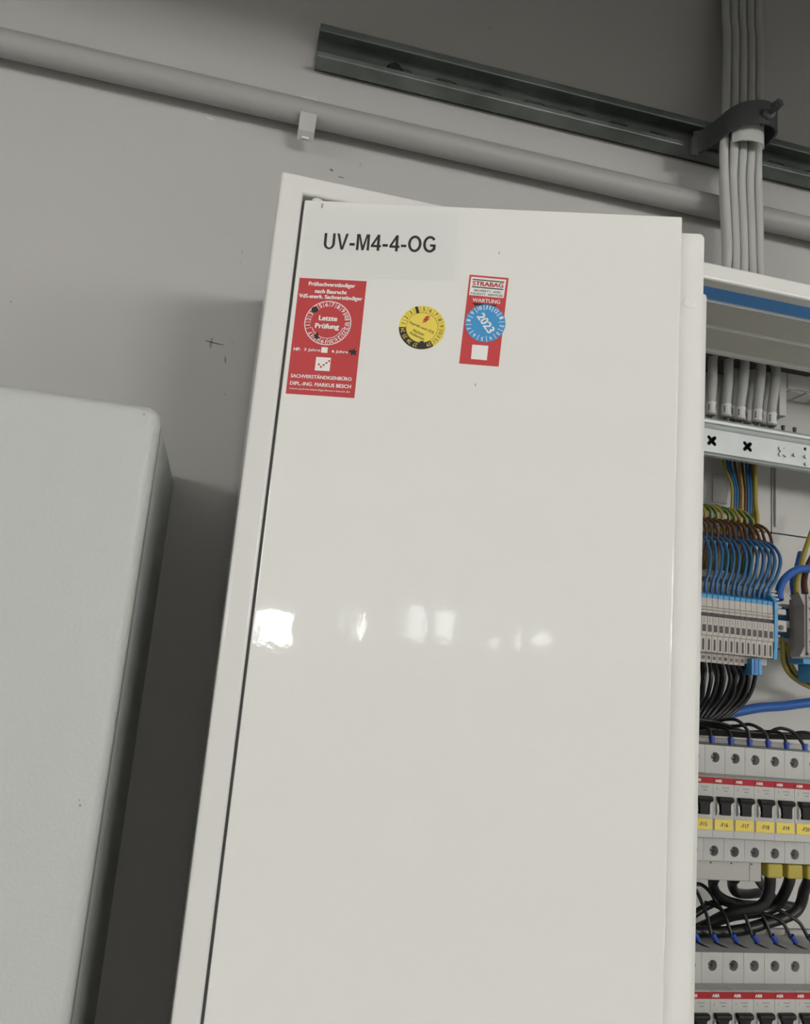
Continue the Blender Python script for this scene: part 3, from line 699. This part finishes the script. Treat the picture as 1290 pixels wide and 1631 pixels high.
# blue loops rising from the front tier
bl1 = [(.4707,-.1200,1.6410),(.4712,-.1210,1.6502),(.4789,-.1190,1.6607),(.4888,-.1120,1.6761),(.4915,-.1060,1.6876),(.4905,-.0960,1.6960),(.4840,-.0800,1.7028),(.4790,-.0700,1.7035)]
bl0 = [(.4083,-.1200,1.6410),(.4086,-.1210,1.6502),(.4130,-.1190,1.6609),(.4177,-.1120,1.6761),(.4194,-.1060,1.6866),(.4207,-.0960,1.6952),(.4180,-.0800,1.7016),(.4130,-.0700,1.7035)]
for i in range(13):
    wire('neutral_wire', lerp(bl0, bl1, i/12)[:1]+jit(lerp(bl0, bl1, i/12), .0008)[1:], .00150, 'w_blue', 'thin blue wire looping up from the top of the terminal row', 'blue loops above the terminal row')
br1 = [(.4870,-.0960,1.6560),(.4905,-.0930,1.6748),(.4926,-.0950,1.6936),(.4943,-.0900,1.7048),(.4940,-.0850,1.7129),(.4900,-.0780,1.7177),(.4850,-.0680,1.7190)]
br0 = [(.4200,-.0960,1.6560),(.4235,-.0930,1.6748),(.4239,-.0950,1.6936),(.4264,-.0900,1.7064),(.4260,-.0850,1.7126),(.4220,-.0780,1.7168),(.4170,-.0680,1.7190)]
for i in range(12):
    wire('phase_wire', jit(lerp(br0, br1, i/11), .0007), .00140, 'w_brown', 'thin brown wire looping behind the blue wires above the terminals', 'brown loops above the terminal row')
ye1 = [(.4850,-.0720,1.6700),(.4868,-.0730,1.7091),(.4838,-.0790,1.7181),(.4834,-.0750,1.7252),(.4810,-.0700,1.7303),(.4771,-.0650,1.7325),(.4720,-.0580,1.7310)]
ye0 = [(.4310,-.0720,1.6700),(.4340,-.0730,1.7100),(.4333,-.0790,1.7201),(.4334,-.0750,1.7265),(.4313,-.0700,1.7309),(.4277,-.0650,1.7329),(.4225,-.0580,1.7310)]
for i in range(9):
    wire('earth_wire', jit(lerp(ye0, ye1, i/8), .0007), .00165, ['w_yel', 'w_grn'], 'yellow and green striped earth wire arching over the brown loops', 'earth loops above the terminal row', side=YG if i % 3 else YG2)
# vertical bundle coming down from the incoming cables
bun_t = [(.4713, 1.7822), (.4756, 1.7828), (.4791, 1.7833), (.4841, 1.7841), (.4890, 1.7851), (.4925, 1.7855), (.4970, 1.7863), (.5006, 1.7868), (.5040, 1.7872)]
bun_b = [.4746, .4774, .4802, .4830, .4858, .4893, .4925, .4953, .4985]
cols = ['yg', 'w_blue', 'w_blue', 'w_brown', 'yg', 'w_brown', 'w_blue', 'w_blue', 'yg']
nm = {'yg': ('earth_wire', 'yellow and green earth wire in the upright bunch under the crossbar'), 'w_blue': ('neutral_wire', 'blue wire in the upright bunch under the crossbar'), 'w_brown': ('phase_wire', 'brown wire in the upright bunch under the crossbar')}
for i, ((tx, tz), bxx) in enumerate(zip(bun_t, bun_b)):
    k = cols[i]; pts = [(tx+.002, -.048, 1.8100), (tx+.001, -.050, 1.797), (tx, -.050, tz), ((tx+bxx)/2, -.055, 1.7700), (bxx, -.060, 1.7550), (bxx-.003, -.064, 1.7330), (bxx-.002, -.060, 1.7000), (bxx-.002, -.058, 1.66)]
    r = .0014 if i < 8 else .0021
    wire(nm[k][0], pts, r, ['w_yel', 'w_grn'] if k == 'yg' else k, nm[k][1], 'upright bunch of wires', side=YG if k == 'yg' else None)
wire('earth_wire', [(.5045,-.0560,1.7980),(.5025,-.0560,1.7856),(.5003,-.0600,1.7635),(.4969,-.0650,1.7430),(.4955,-.0700,1.7239),(.4945,-.0680,1.7047),(.4930,-.064,1.68)], .0021, ['w_yel', 'w_grn'], 'thicker yellow earth wire on the right edge of the upright bunch', None, side=[0, 0, 0, 0, 1, 0, 0, 0])

# ------------------------------------------------------------------ terminal row
PIT = .00538; TX12 = .4651
zb = {'top': 1.6383, 'b0': 1.6351, 'b1': 1.6280, 'l': 1.6227, 'd1': 1.6194, 's0': 1.6124, 's1': 1.6066, 'e': 1.6034, 'q0': 1.6007, 'q1': 1.5912, 'bot': 1.5896}
TY = -.1300
def terminal(low, x, label):
    w = PIT*.47
    t = thing('terminal_block', (x, -.095, 1.582), label, 'terminal', 'terminal row')
    MB().prism([(TY, zb['q1']-.0014), (TY, zb['e']), (TY-.0012, zb['e']+.0004), (TY-.0012, zb['d1']), (TY+.002, zb['d1']+.0004), (TY+.002, zb['l']-.0004), (TY-.0006, zb['l']), (TY-.0006, zb['l']+.0016), (TY+.0004, zb['l']+.002), (TY-.0004, zb['l']+.0030), (TY-.0004, zb['b1']-.0008), (TY+.0006, zb['b1']-.0004), (TY, zb['b1']), (TY, zb['b0']), (TY+.032, 1.6500), (TY+.034, 1.5850), (TY+.008, 1.5835), (TY+.008, zb['bot'])], x-w, x+w).build('housing', M['term'], t)
    MB().prism([(TY+.0002, zb['b0']), (TY-.0003, zb['top']), (TY+.004, zb['top']+.0016), (TY+.012, zb['top']+.0035), (TY+.030, zb['top']+.0035), (TY+.030, zb['b0'])], x-w*.92, x+w*.92).build('upper_tier', M['term_blue'], t)
    MB().box(x-w*.68, x+w*.62, TY-.0014, TY-.0005, zb['s1'], zb['s0']).build('test_opening', M['term_hole_shade'], t)
    MB().box(x-w*.30, x+w*.32, TY-.0003, TY+.0006, zb['q1'], zb['q0']-.0002).build('marker_slot', M['term_hole_shade'], t)
    MB().box(x-w*.08, x+w*.10, TY-.0014, TY-.0008, zb['s0']+.0016, zb['d1']-.0010).build('index_line', M['term_dark'], t)
    MB().box(x-w, x+w, TY+.0009, TY+.0021, zb['d1']+.0002, zb['l']-.0002).build('painted_recess_shade', M['term_hole_shade'], t)  # dark brown strip laid in the recess as painted shade
    MB().prism([(TY+.026, 1.6480), (TY+.026, 1.6590), (TY+.030, 1.6640), (TY+.040, 1.6640), (TY+.040, 1.6480)], x-w, x+w).build('rear_tier', M['term_dark'], t)
    MB().box(x-w*.6, x+w*.6, TY+.0256, TY+.0262, 1.6530, 1.6575).build('rear_opening', M['term_hole_shade'], t)
    if low:
        MB().box(x-w*.95, x+w*.95, TY+.0085, TY+.012, 1.5815, 1.5872).build('lower_clamp', M['term'], t)
        MB().box(x-w*.6, x+w*.6, TY+.0080, TY+.0086, 1.5840, 1.5868).build('wire_entry', M['term_hole_shade'], t)
    return t
terminal(False, TX12, 'slim beige terminal with a blue top touching the blue end plate')
t0_ = terminal(False, TX12-PIT, 'slim beige terminal with a blue top and no black wire below, inside the terminal row')
for i in range(2, 4):
    c = copy_tree(t0_); c.location.x -= PIT*(i-1)
t0_ = terminal(True, TX12-4*PIT, 'slim beige terminal with a blue top and a black wire below, in the terminal row')
for i in range(5, 16):
    c = copy_tree(t0_); c.location.x -= PIT*(i-4)
t = thing('terminal_end_plate', (.4695, -.10, 1.5885), 'light blue end plate closing the terminal row', 'end plate')
MB().prism([(TY-.0006, 1.5890), (TY-.0016, 1.6030), (TY-.0018, 1.6380), (TY+.004, 1.6440), (TY+.012, 1.6475), (TY+.034, 1.6475), (TY+.034, 1.5890)], .4680, .4712).build('plate', M['term_blue'], t)
t = thing('end_bracket', (.484, -.10, 1.5995), 'ribbed beige end bracket beside the blue end plate', 'bracket')
zz = [(.4720, 1.6000)]
MB().box(.4720, .4850, -.1085, -.085, 1.5995, 1.6520, .0008).build('spine', M['term'], t)
for k in range(5):
    MB().box(.4735, .4850+.0013*k, -.1120, -.1080, 1.6495-k*.0034, 1.6515-k*.0034, .0003, 1).build('rib', M['term'], t)
for k in range(4):
    MB().box(.4735, .4840+.0016*k, -.1120, -.1080, 1.6000+k*.0034, 1.6020+k*.0034, .0003, 1).build('rib', M['term'], t)
MB().box(.4735, .4930, -.1150, -.0900, 1.6150, 1.6250, .0006).build('screw_boss', M['term'], t)
MB().box(.4735, .4925, -.1150, -.0900, 1.6300, 1.6350, .0006).build('upper_boss', M['term'], t)
MB().cyl((.4868, -.1150, 1.6185), (.4868, -.1160, 1.6185), .0022, 14).build('screw', M['clamp'], t)
# DIN rail carrying the terminals
def din_rail(z, y, x0, x1, label):
    t = thing('din_rail', (x0, y, z-.0175), label, 'rail')
    MB().box(x0, x1, y-.0010, y, z-.0175, z-.0125).build('lower_flange', M['galv2'], t)
    MB().box(x0, x1, y-.0010, y, z+.0125, z+.0175).build('upper_flange', M['galv2'], t)
    sl = [rrect(x0+.01+k*.025, x0+.025+k*.025, z-.003, z+.003, .0028, 3) for k in range(int((x1-x0-.03)/.025))]
    MB().holed(rect(x0, x1, z-.0135, z+.0135), sl, y+.0060, y+.0070).build('web', M['galv2'], t)
    MB().box(x0, x1, y-.0010, y+.0070, z+.0125, z+.0135).box(x0, x1, y-.0010, y+.0070, z-.0135, z-.0125).build('bends', M['galv2'], t)
    MB().box(x0, x0+.012, y+.007, -.030, z-.010, z+.010).build('bracket', M['galv2'], t)
    MB().box(x1-.012, x1, y+.007, -.030, z-.010, z+.010).build('bracket', M['galv2'], t)
    return t
din_rail(1.6260, -.0880, .030, .7750, 'zinc plated mounting rail behind the terminal row')
MB_ = MB().box(.4985, .5120, -.0905, -.0885, 1.6120, 1.6400); sh = MB_.build('rail_shade_plate', M['w_blue'], origin=(.505, -.0905, 1.612)); tag(sh, 'dark blue sheet standing for shade on the rail between the bracket and the big terminal', 'plate')  # navy sheet stands in for the shaded web of the rail
# large grey-brown distribution terminal at the right
t = thing('distribution_terminal', (.53, -.088, 1.5940), 'large grey-brown ribbed distribution terminal beside the terminal row', 'terminal')
MB().prism([(.5035, 1.6500), (.5085, 1.6405), (.5085, 1.6035), (.5035, 1.5945), (.5900, 1.5965), (.5900, 1.6540)], -.1180, -.1050, axis='Y').build('housing', M['term_dark'], t)
MB().box(.5150, .5900, -.1050, -.0900, 1.6000, 1.6480).build('foot', M['term_dark'], t)
MB().box(.5100, .5112, -.1200, -.1178, 1.5960, 1.6520).box(.5100, .5900, -.1200, -.1178, 1.5968, 1.5983).box(.5100, .5900, -.1200, -.1178, 1.6505, 1.6520).build('rim', M['term_dark'], t)
for k in range(5):
    z0 = 1.6040+k*.0098
    MB().prism([(.5112, z0+.006), (.5112, z0+.0073), (.5250, z0-.0017), (.5250, z0-.0030)], -.1198, -.1178, axis='Y').build('diagonal_rib', M['term'], t)
    MB().prism([(.5250, z0-.0030), (.5250, z0-.0017), (.5400, z0+.0073), (.5400, z0+.0060)], -.1198, -.1178, axis='Y').build('diagonal_rib', M['term'], t)
t = thing('neutral_link', (.535, -.10, 1.5735), 'bright blue terminal hanging below the large grey-brown terminal', 'terminal')
MB().box(.5120, .5600, -.1120, -.0920, 1.5890, 1.5938, .0006).box(.5220, .5600, -.1120, -.0920, 1.5735, 1.5892, .0008).build('housing', M['term_blue'], t)
t = thing('rail_stop', (.4590, -.105, 1.5745), 'small bright blue block under the right end of the terminal row', 'terminal')
MB().box(.4485, .4550, -.1280, -.1100, 1.5744, 1.5882, .0006).box(.4553, .4588, -.1280, -.1100, 1.5747, 1.5882, .0006).build('housing', M['term_blue'], t)
MB().box(.4507, .4530, -.1286, -.1276, 1.5755, 1.5880).build('slot', M['w_blue2'], t)
# wires on the right
wire('neutral_cable', [(.4910,-.1080,1.6440),(.4930,-.1050,1.6530),(.5024,-.1000,1.6649),(.5184,-.0950,1.6754),(.5376,-.0900,1.6793),(.5624,-.0850,1.6774),(.60,-.08,1.668)], .0036, 'w_blue2', 'thick blue cable arching from the end bracket over the large terminal', None, 12, 6)
wire('neutral_cable', [(.4310,-.0850,1.5330),(.4467,-.0850,1.5375),(.4653,-.0850,1.5420),(.4913,-.0800,1.5473),(.5193,-.0750,1.5507),(.5527,-.0700,1.5561),(.62,-.0700,1.566)], .0043, 'w_blue2', 'thick blue cable running across below the terminal row', None, 12, 6)
wire('earth_wire', [(.5680,-.0700,1.7450),(.5593,-.0700,1.7277),(.5542,-.0700,1.7157),(.5431,-.0750,1.6956),(.5356,-.0800,1.6822),(.5272,-.0850,1.6665),(.5225,-.0900,1.6545)], .0024, ['w_yel', 'w_grn'], 'yellow and green earth wire rising from the large terminal behind the blue arch', None, side=YG)
wire('phase_wire', [(.5620,-.0660,1.700),(.5523,-.0680,1.6846),(.5454,-.0720,1.6699),(.5422,-.0780,1.6545)], .0030, 'w_brown', 'short brown wire entering the large terminal behind the blue arch', None)
wire('neutral_wire', [(.5520,-.0600,1.700),(.5450,-.0640,1.6846),(.5360,-.0690,1.6699),(.5330,-.0750,1.6545)], .0034, 'w_blue2', 'short blue wire entering the large terminal behind the blue arch', None)
wire('earth_wire', [(.5085,-.0870,1.6200),(.5080,-.0900,1.6047),(.5090,-.0900,1.5898),(.5211,-.0850,1.5784),(.5447,-.0800,1.5701),(.5800,-.0800,1.5640)], .0021, ['w_yel', 'w_grn'], 'outer yellow and green earth wire bowing below the large terminal', None, side=YG)
wire('phase_wire', [(.5130,-.0790,1.6120),(.5155,-.0850,1.6019),(.5170,-.0850,1.5905),(.5271,-.0800,1.5806),(.5488,-.0750,1.5720),(.5850,-.0780,1.5663)], .0019, 'w_brown', 'brown wire bowing below the large terminal between two earth wires', None)
wire('earth_wire', [(.5150,-.0860,1.6090),(.5160,-.0880,1.5974),(.5175,-.0890,1.5896),(.5262,-.0850,1.5820),(.5447,-.0800,1.5751),(.5800,-.0800,1.5696)], .0019, ['w_yel', 'w_grn'], 'inner yellow and green earth wire bowing below the large terminal', None, side=YG)

# black wires under the terminal row
bk1 = [(.4510,-.1180,1.5850),(.4530,-.1190,1.5815),(.4592,-.1160,1.5765),(.4610,-.1150,1.5700),(.4592,-.1100,1.5551),(.4469,-.1060,1.5410),(.4277,-.1100,1.5321),(.412,-.118,1.5260)]
bk0 = [(.4080,-.1180,1.5850),(.4085,-.1190,1.5815),(.4115,-.1160,1.5740),(.4120,-.1150,1.5658),(.4122,-.1100,1.5523),(.4080,-.1060,1.5389),(.4005,-.1100,1.5290),(.392,-.118,1.5250)]
for i in range(9):
    P = lerp(bk0, bk1, i/8)
    wire('control_wire', P[:2]+jit(P[2:], .0009), 0.0018, 'w_blk', 'black wire curving down from the underside of the terminal row', 'black wires under the terminal row')
    if i not in (2, 5):
        P2 = [(x-.0022, y+.008, z) for x, y, z in P]
        wire('control_wire', P2[:2]+jit(P2[2:], .0012), 0.0018, 'w_blk', 'black wire curving down from the underside of the terminal row', 'black wires under the terminal row')

# ------------------------------------------------------------------ circuit breakers
BF, BN, BBK = -.1700, -.1815, -.1240      # terminal face, nose face, back
BP = .0175
def breaker(xc, z0, label, tagtext, group):
    """z0 = height of the upper edge of the terminal face"""
    Z = lambda d: z0-d
    t = thing('circuit_breaker', (xc, BBK, Z(.0838)), label, 'circuit breaker', group)
    w = BP/2-.00012
    rec = BF+.006
    MB().prism([(BBK, Z(.0838)), (rec, Z(.0838)), (rec, Z(.0664)), (BN+.002, Z(.0664)), (BN, Z(.0655)), (BN, Z(.0230)), (BN+.0012, Z(.0222)), (rec, Z(.0208)), (rec, Z(.0004)), (BBK, Z(.0004))], xc-w, xc+w).build('housing', M['brk'], t)
    for zc, za, zb_ in ((Z(.0089), Z(.0210), z0), (Z(.0770), Z(.0838), Z(.0666))):
        MB().holed(rect(xc-w, xc+w, za, zb_), [circ(xc+.0002, zc, .0038, 18)], BF, rec-.00001).build('terminal_face', M['brk'], t)
        sc = MB().cyl((xc+.0002, rec-.0002, zc), (xc+.0002, rec-.0009, zc), .0034, 16).build('terminal_screw', M['steel'], t)
        MB().box(xc-.0028, xc+.0032, rec-.0011, rec-.0008, zc-.0004, zc+.0004, rot=Matrix.Rotation(.6, 3, 'Y'), org=Vector((xc+.0002, rec, zc))).build('screw_slot', M['hole'], sc)
    MB().prism([(BN-.00004, Z(.0226)), (BN+.0012, Z(.0218)), (BF-.0001, Z(.0211)), (BF-.0001, Z(.0208)), (BN+.001, Z(.0216)), (BN-.00008, Z(.0224))], xc-w*.999, xc+w*.999).build('shoulder', M['brk_dark'], t)
    rs = MB().box(xc-w, xc+w, BN-.0001, BN+.0003, Z(.0272), Z(.0228)).build('red_stripe', M['red'], t)
    vs, fs, tw, th = text_poly('ABB', .03); q = .0058/tw, .0021/th
    MB().add([(xc-.0075+x*q[0], BN-.00025-d, Z(.0250)-.00105+y*q[1]) for x, y, d in vs], fs).build('brand_print', M['white_ink'], rs)
    pr = MB()
    for (a, b, c_, d_) in ((-.0015, .0044, .0302, .0294), (.0000, .0036, .0325, .0316), (-.0058, -.0052, .0318, .0296)):
        pr.add([(xc+a, BN-.0001, Z(c_)), (xc+b, BN-.0001, Z(c_)), (xc+b, BN-.0001, Z(d_)), (xc+a, BN-.0001, Z(d_))], [[0, 1, 2, 3]])
    pr.build('rating_print', M['grey_ink'], t)
    # toggle: wide black bar on a narrower stem between two grey cheeks
    tp = [(-.0058, .0362), (.0064, .0362), (.0066, .0378), (.0060, .0396), (.0044, .0414), (.0042, .0490), (-.0036, .0490), (-.0038, .0414), (-.0054, .0396), (-.0060, .0378)]
    tg = MB().prism([(xc+a, Z(b)) for a, b in tp], BN-.0030, BN+.0005, axis='Y')
    tg.prism([(BN-.0029, Z(.0364)), (BN-.0042, Z(.0368)), (BN-.0046, Z(.0380)), (BN-.0040, Z(.0396)), (BN-.0029, Z(.0400))], xc-.0057, xc+.0062)
    tg.build('toggle', M['toggle'], t)
    for sx in (-.0064, .0050):
        MB().prism([(BN+.0004, Z(.0404)), (BN-.0018, Z(.0420)), (BN-.0024, Z(.0465)), (BN-.0016, Z(.0492)), (BN+.0004, Z(.0497))], xc+sx, xc+sx+.0014).build('toggle_guard', M['brk'], t)
    lb = MB().box(xc-.0079, xc+.0076, BN-.0009, BN, Z(.0602), Z(.0522), .0002, 1).build('name_tag', M['yellow_label'], t)
    if tagtext:
        vs, fs, tw, th = text_poly(tagtext, .012); q = .0066/tw, .0029/th
        MB().add([(xc-.0032+x*q[0], BN-.00102-d, Z(.0562)-.00145+y*q[1]) for x, y, d in vs], fs).build('tag_print', M['ink'], lb)
    return t
R1Z, R2Z = 1.5164, 1.3686
X0 = .3865
for k in range(-2, 7):
    n_ = '-F%d' % (16+k)
    breaker(X0+k*BP, R1Z, 'grey circuit breaker with a yellow tag reading %s' % n_.replace('-', ''), n_, 'upper breaker row')
nxt = ['pushed against the door edge']
b2 = breaker(X0-2*BP, R2Z, 'grey circuit breaker in the row under the thick black cables', None, 'lower breaker row')
for k in range(1, 9):
    c = copy_tree(b2); c.location.x += k*BP
din_rail(R1Z-.0420, -.1195, .030, .7750, 'zinc plated mounting rail behind the upper row of breakers')
din_rail(R2Z-.0420, -.1195, .030, .7750, 'zinc plated mounting rail behind the lower row of breakers')
# plastic rear strip seen behind the breakers' tops
for zr, lab in ((R1Z, 'upper'), (R2Z, 'lower')):
    o = MB()
    o.box(.345, .512, -.1235, -.1180, zr-.003, zr+.0035, .0005)
    for k in range(-2, 7): o.box(X0+k*BP-.0075, X0+k*BP-.0015, -.1250, -.1236, zr-.0005, zr+.0030, .0004, 1)
    tag(o.build('wire_guide', M['cover'], origin=(.445, -.12, zr-.003)), 'grey notched strip along the back of the %s breaker row' % lab, 'strip')

# busbar cover, thick black cables with yellow caps below the upper breakers
t = thing('busbar_cover', (.40, -.16, 1.4176), 'grey box-shaped busbar cover under the upper breakers', 'cover')
MB().box(.3380, .4306, -.1660, -.1300, 1.4176, 1.4322, .001).build('shell', M['cover'], t)
MB().box(.4200, .4206, -.1664, -.1655, 1.4180, 1.4320).build('seam', M['brk_dark'], t)
for k in range(3):
    MB().cyl((.3867+k*.0175, -.1660, 1.4302), (.3867+k*.0175, -.1664, 1.4302), .0006, 8).build('pin_hole', M['hole'], t)
caps = [[(.4413,-.1600,1.4290),(.4425,-.1600,1.4208),(.4463,-.1540,1.4092),(.4449,-.1510,1.3999),(.4390,-.1480,1.3945),(.4269,-.1400,1.3895),(.4162,-.1300,1.3800),(.4056,-.1260,1.3710),(.392,-.124,1.362)],
        [(.4588,-.1600,1.4290),(.4602,-.1600,1.4207),(.4648,-.1500,1.4097),(.4663,-.1400,1.3977),(.4613,-.1350,1.3904),(.4490,-.1330,1.3870),(.4304,-.1290,1.3830),(.4165,-.1190,1.3735),(.40,-.114,1.364)],
        [(.4763,-.1600,1.4290),(.4770,-.1600,1.4197),(.4809,-.1500,1.4087),(.4825,-.1440,1.3974),(.4774,-.1430,1.3905),(.4669,-.1420,1.3856),(.4526,-.1425,1.3822),(.436,-.1420,1.3775),(.420,-.1390,1.3740),(.403,-.1385,1.3735),(.386,-.1375,1.3735)]]
for i, pts in enumerate(caps):
    t = thing('feed_cable', pts[0], ('thick black cable with a yellow cap, beside the busbar cover', 'thick black cable with a yellow cap, between two others alike', 'thick black cable with a yellow cap, farthest from the busbar cover')[i], 'cable', 'yellow capped feed cables')
    MB().tube(pts, .0042, 12, 6).build('insulation', M['w_blk'], t)
    x = pts[0][0]
    MB().box(x-.0072, x+.0062, -.1690, -.1500, 1.4212, 1.4318, .0015, 3).build('cap', M['cap_yel'], t)
hv = [[(.4005,-.1500,1.4200),(.4026,-.1500,1.4150),(.4073,-.1450,1.4090),(.4156,-.1400,1.4000),(.4295,-.1350,1.3932),(.4490,-.1300,1.3894),(.4744,-.1200,1.3865)],
      [(.4185,-.1500,1.4200),(.4205,-.1500,1.4160),(.4267,-.1450,1.4095),(.4373,-.1400,1.4000),(.4543,-.1300,1.3960),(.4744,-.1200,1.3950)],
      [(.4390,-.1400,1.4200),(.4460,-.1400,1.4161),(.4568,-.1350,1.4093),(.4696,-.1300,1.4003),(.4806,-.1250,1.3925),(.4909,-.1200,1.3884),(.51,-.118,1.385)]]
hv = [[(x, y+.009*min(1, max(0, (1.418-z)/.012)), z) for x, y, z in p] for p in hv]
hv[1] = [(x, y+.007*min(1, max(0, (1.416-z)/.012)), z) for x, y, z in hv[1]]
for i, pts in enumerate(hv):
    wire('feed_cable', pts, .0038, 'w_blk', 'thick black cable sweeping out from under the busbar cover', 'thick black cables under the busbar cover', 12, 5, 'cable')
wire('feed_cable', [(.3850,-.1200,1.3660),(.3982,-.1200,1.3774),(.4085,-.1200,1.3841),(.4197,-.1220,1.3902),(.4329,-.1250,1.3925),(.4500,-.1280,1.3890)], .0030, 'w_blk', 'black cable rising from the lower corner into the thick black cables', None, 10, 5, 'cable')

# thin black jumpers with blue ferrules
def jumper(pts, r, fx, fy, fz, label, group, lean=0.0):
    t = thing('jumper_wire', (fx, fy, fz), label, 'wire', group)
    MB().tube(pts+[(fx, fy, fz+.001)], r, 8, 5).build('insulation', M['w_blk'], t)
    MB().cyl((fx, fy, fz+.0032), (fx+lean*.004, fy-.0006, fz-.0022), .0024, 12, .0019).build('ferrule', M['ferrule'], t)
    if lean: MB().tube([(fx+.001, fy-.0005, fz-.0022), (fx+.0045, fy-.004, fz-.0034), (fx+.0085, fy-.009, fz-.0046)], .0007, 6, 3).build('marker_tail', M['w_blk'], t)
FZ = 1.5192
lab1 = 'thin black wire with a blue ferrule entering the upper breakers'
hum = [
 [(.3953,-.1300,1.5258),(.3918,-.1500,1.5281),(.3912,-.1560,1.5252)],
 [(.4037,-.1300,1.5273),(.4097,-.1450,1.5290),(.4092,-.1550,1.5262)],
 [(.4069,-.1250,1.5318),(.4130,-.1400,1.5352),(.4167,-.1500,1.5367),(.4206,-.1540,1.5342),(.4244,-.1570,1.5284)],
 [(.4200,-.1250,1.5290),(.4291,-.1400,1.5318),(.4321,-.1480,1.5337),(.4375,-.1540,1.5312),(.4412,-.1570,1.5269)],
 [(.4364,-.1250,1.5254),(.4500,-.1400,1.5285),(.4570,-.1500,1.5293),(.4584,-.1560,1.5262)],
 [(.4309,-.1250,1.5241),(.4529,-.1400,1.5279),(.4589,-.1450,1.5315),(.4637,-.1480,1.5326),(.4715,-.1520,1.5297)],
 [(.4600,-.1250,1.5241),(.4760,-.1400,1.5285),(.4840,-.1480,1.5310),(.4920,-.1540,1.5280)]]
for i, pts in enumerate(hum): jumper(pts, .00135, .3913+.01688*i, -.1580, FZ, lab1, 'jumper wires of the upper breakers')
for i in range(4):
    wire('control_wire', [(.372+i*.002,-.130-.002*i,1.5215+.0016*i),(.4133,-.1345-.0020*i,1.5232+.0014*i),(.4457,-.1345-.0020*i,1.5236+.0012*i),(.4787,-.1345-.0020*i,1.5249+.0012*i),(.520,-.1345-.0020*i,1.5275+.0013*i)], .0014, 'w_blk', 'straight black wire lying along the top of the upper breakers', 'straight black wires over the upper breakers')
for i in range(5):
    wire('control_wire', [(.3760,-.118-.004*i,1.5300+.0010*i),(.3900,-.120-.004*i,1.5275+.0016*i),(.4080,-.122-.004*i,1.5285+.0012*i),(.4280,-.122-.003*i,1.5262+.0008*i),(.4460,-.120-.003*i,1.5245)], .0014, 'w_blk', 'black wire in the tangle left under the curved black wires', 'tangled black wires beside the door')
lab2 = 'thin black wire with a blue ferrule entering the lower breakers'
th = [[(.3760,-.1350,1.3960),(.3810,-.1450,1.3850)],
      [(.3830,-.1350,1.4100),(.3913,-.1350,1.4051),(.3956,-.1350,1.4016),(.3977,-.1400,1.3930),(.3984,-.1450,1.3860),(.3982,-.1480,1.3804)],
      [(.4060,-.1300,1.3930),(.4123,-.1400,1.3913),(.4141,-.1450,1.3870),(.4146,-.1480,1.3815)],
      [(.4220,-.1300,1.3920),(.4278,-.1400,1.3909),(.4303,-.1450,1.3888),(.4318,-.1480,1.3832)],
      [(.4390,-.1300,1.3910),(.4435,-.1400,1.3906),(.4468,-.1450,1.3878),(.4485,-.1480,1.3829)],
      [(.4420,-.1300,1.3890),(.4505,-.1400,1.3886),(.4573,-.1450,1.3873),(.4633,-.1480,1.3839)],
      [(.4560,-.1300,1.3900),(.4646,-.1400,1.3911),(.4697,-.1450,1.3890),(.4782,-.1480,1.3842)]]
fx2 = [.3840, .3994, .4168, .4349, .4515, .4690, .4848]
for i, pts in enumerate(th): jumper(pts, .0014, fx2[i], -.1500, 1.3722, lab2, 'jumper wires of the lower breakers', 1.0)
wire('control_wire', [(.3830,-.1300,1.3900),(.3928,-.1300,1.4010),(.3970,-.1300,1.4055),(.4031,-.1300,1.4056),(.4101,-.1300,1.4008),(.4163,-.1300,1.3929),(.4242,-.1250,1.3867)], .0015, 'w_blk', 'thin black wire arching under the busbar cover beside the door', None)
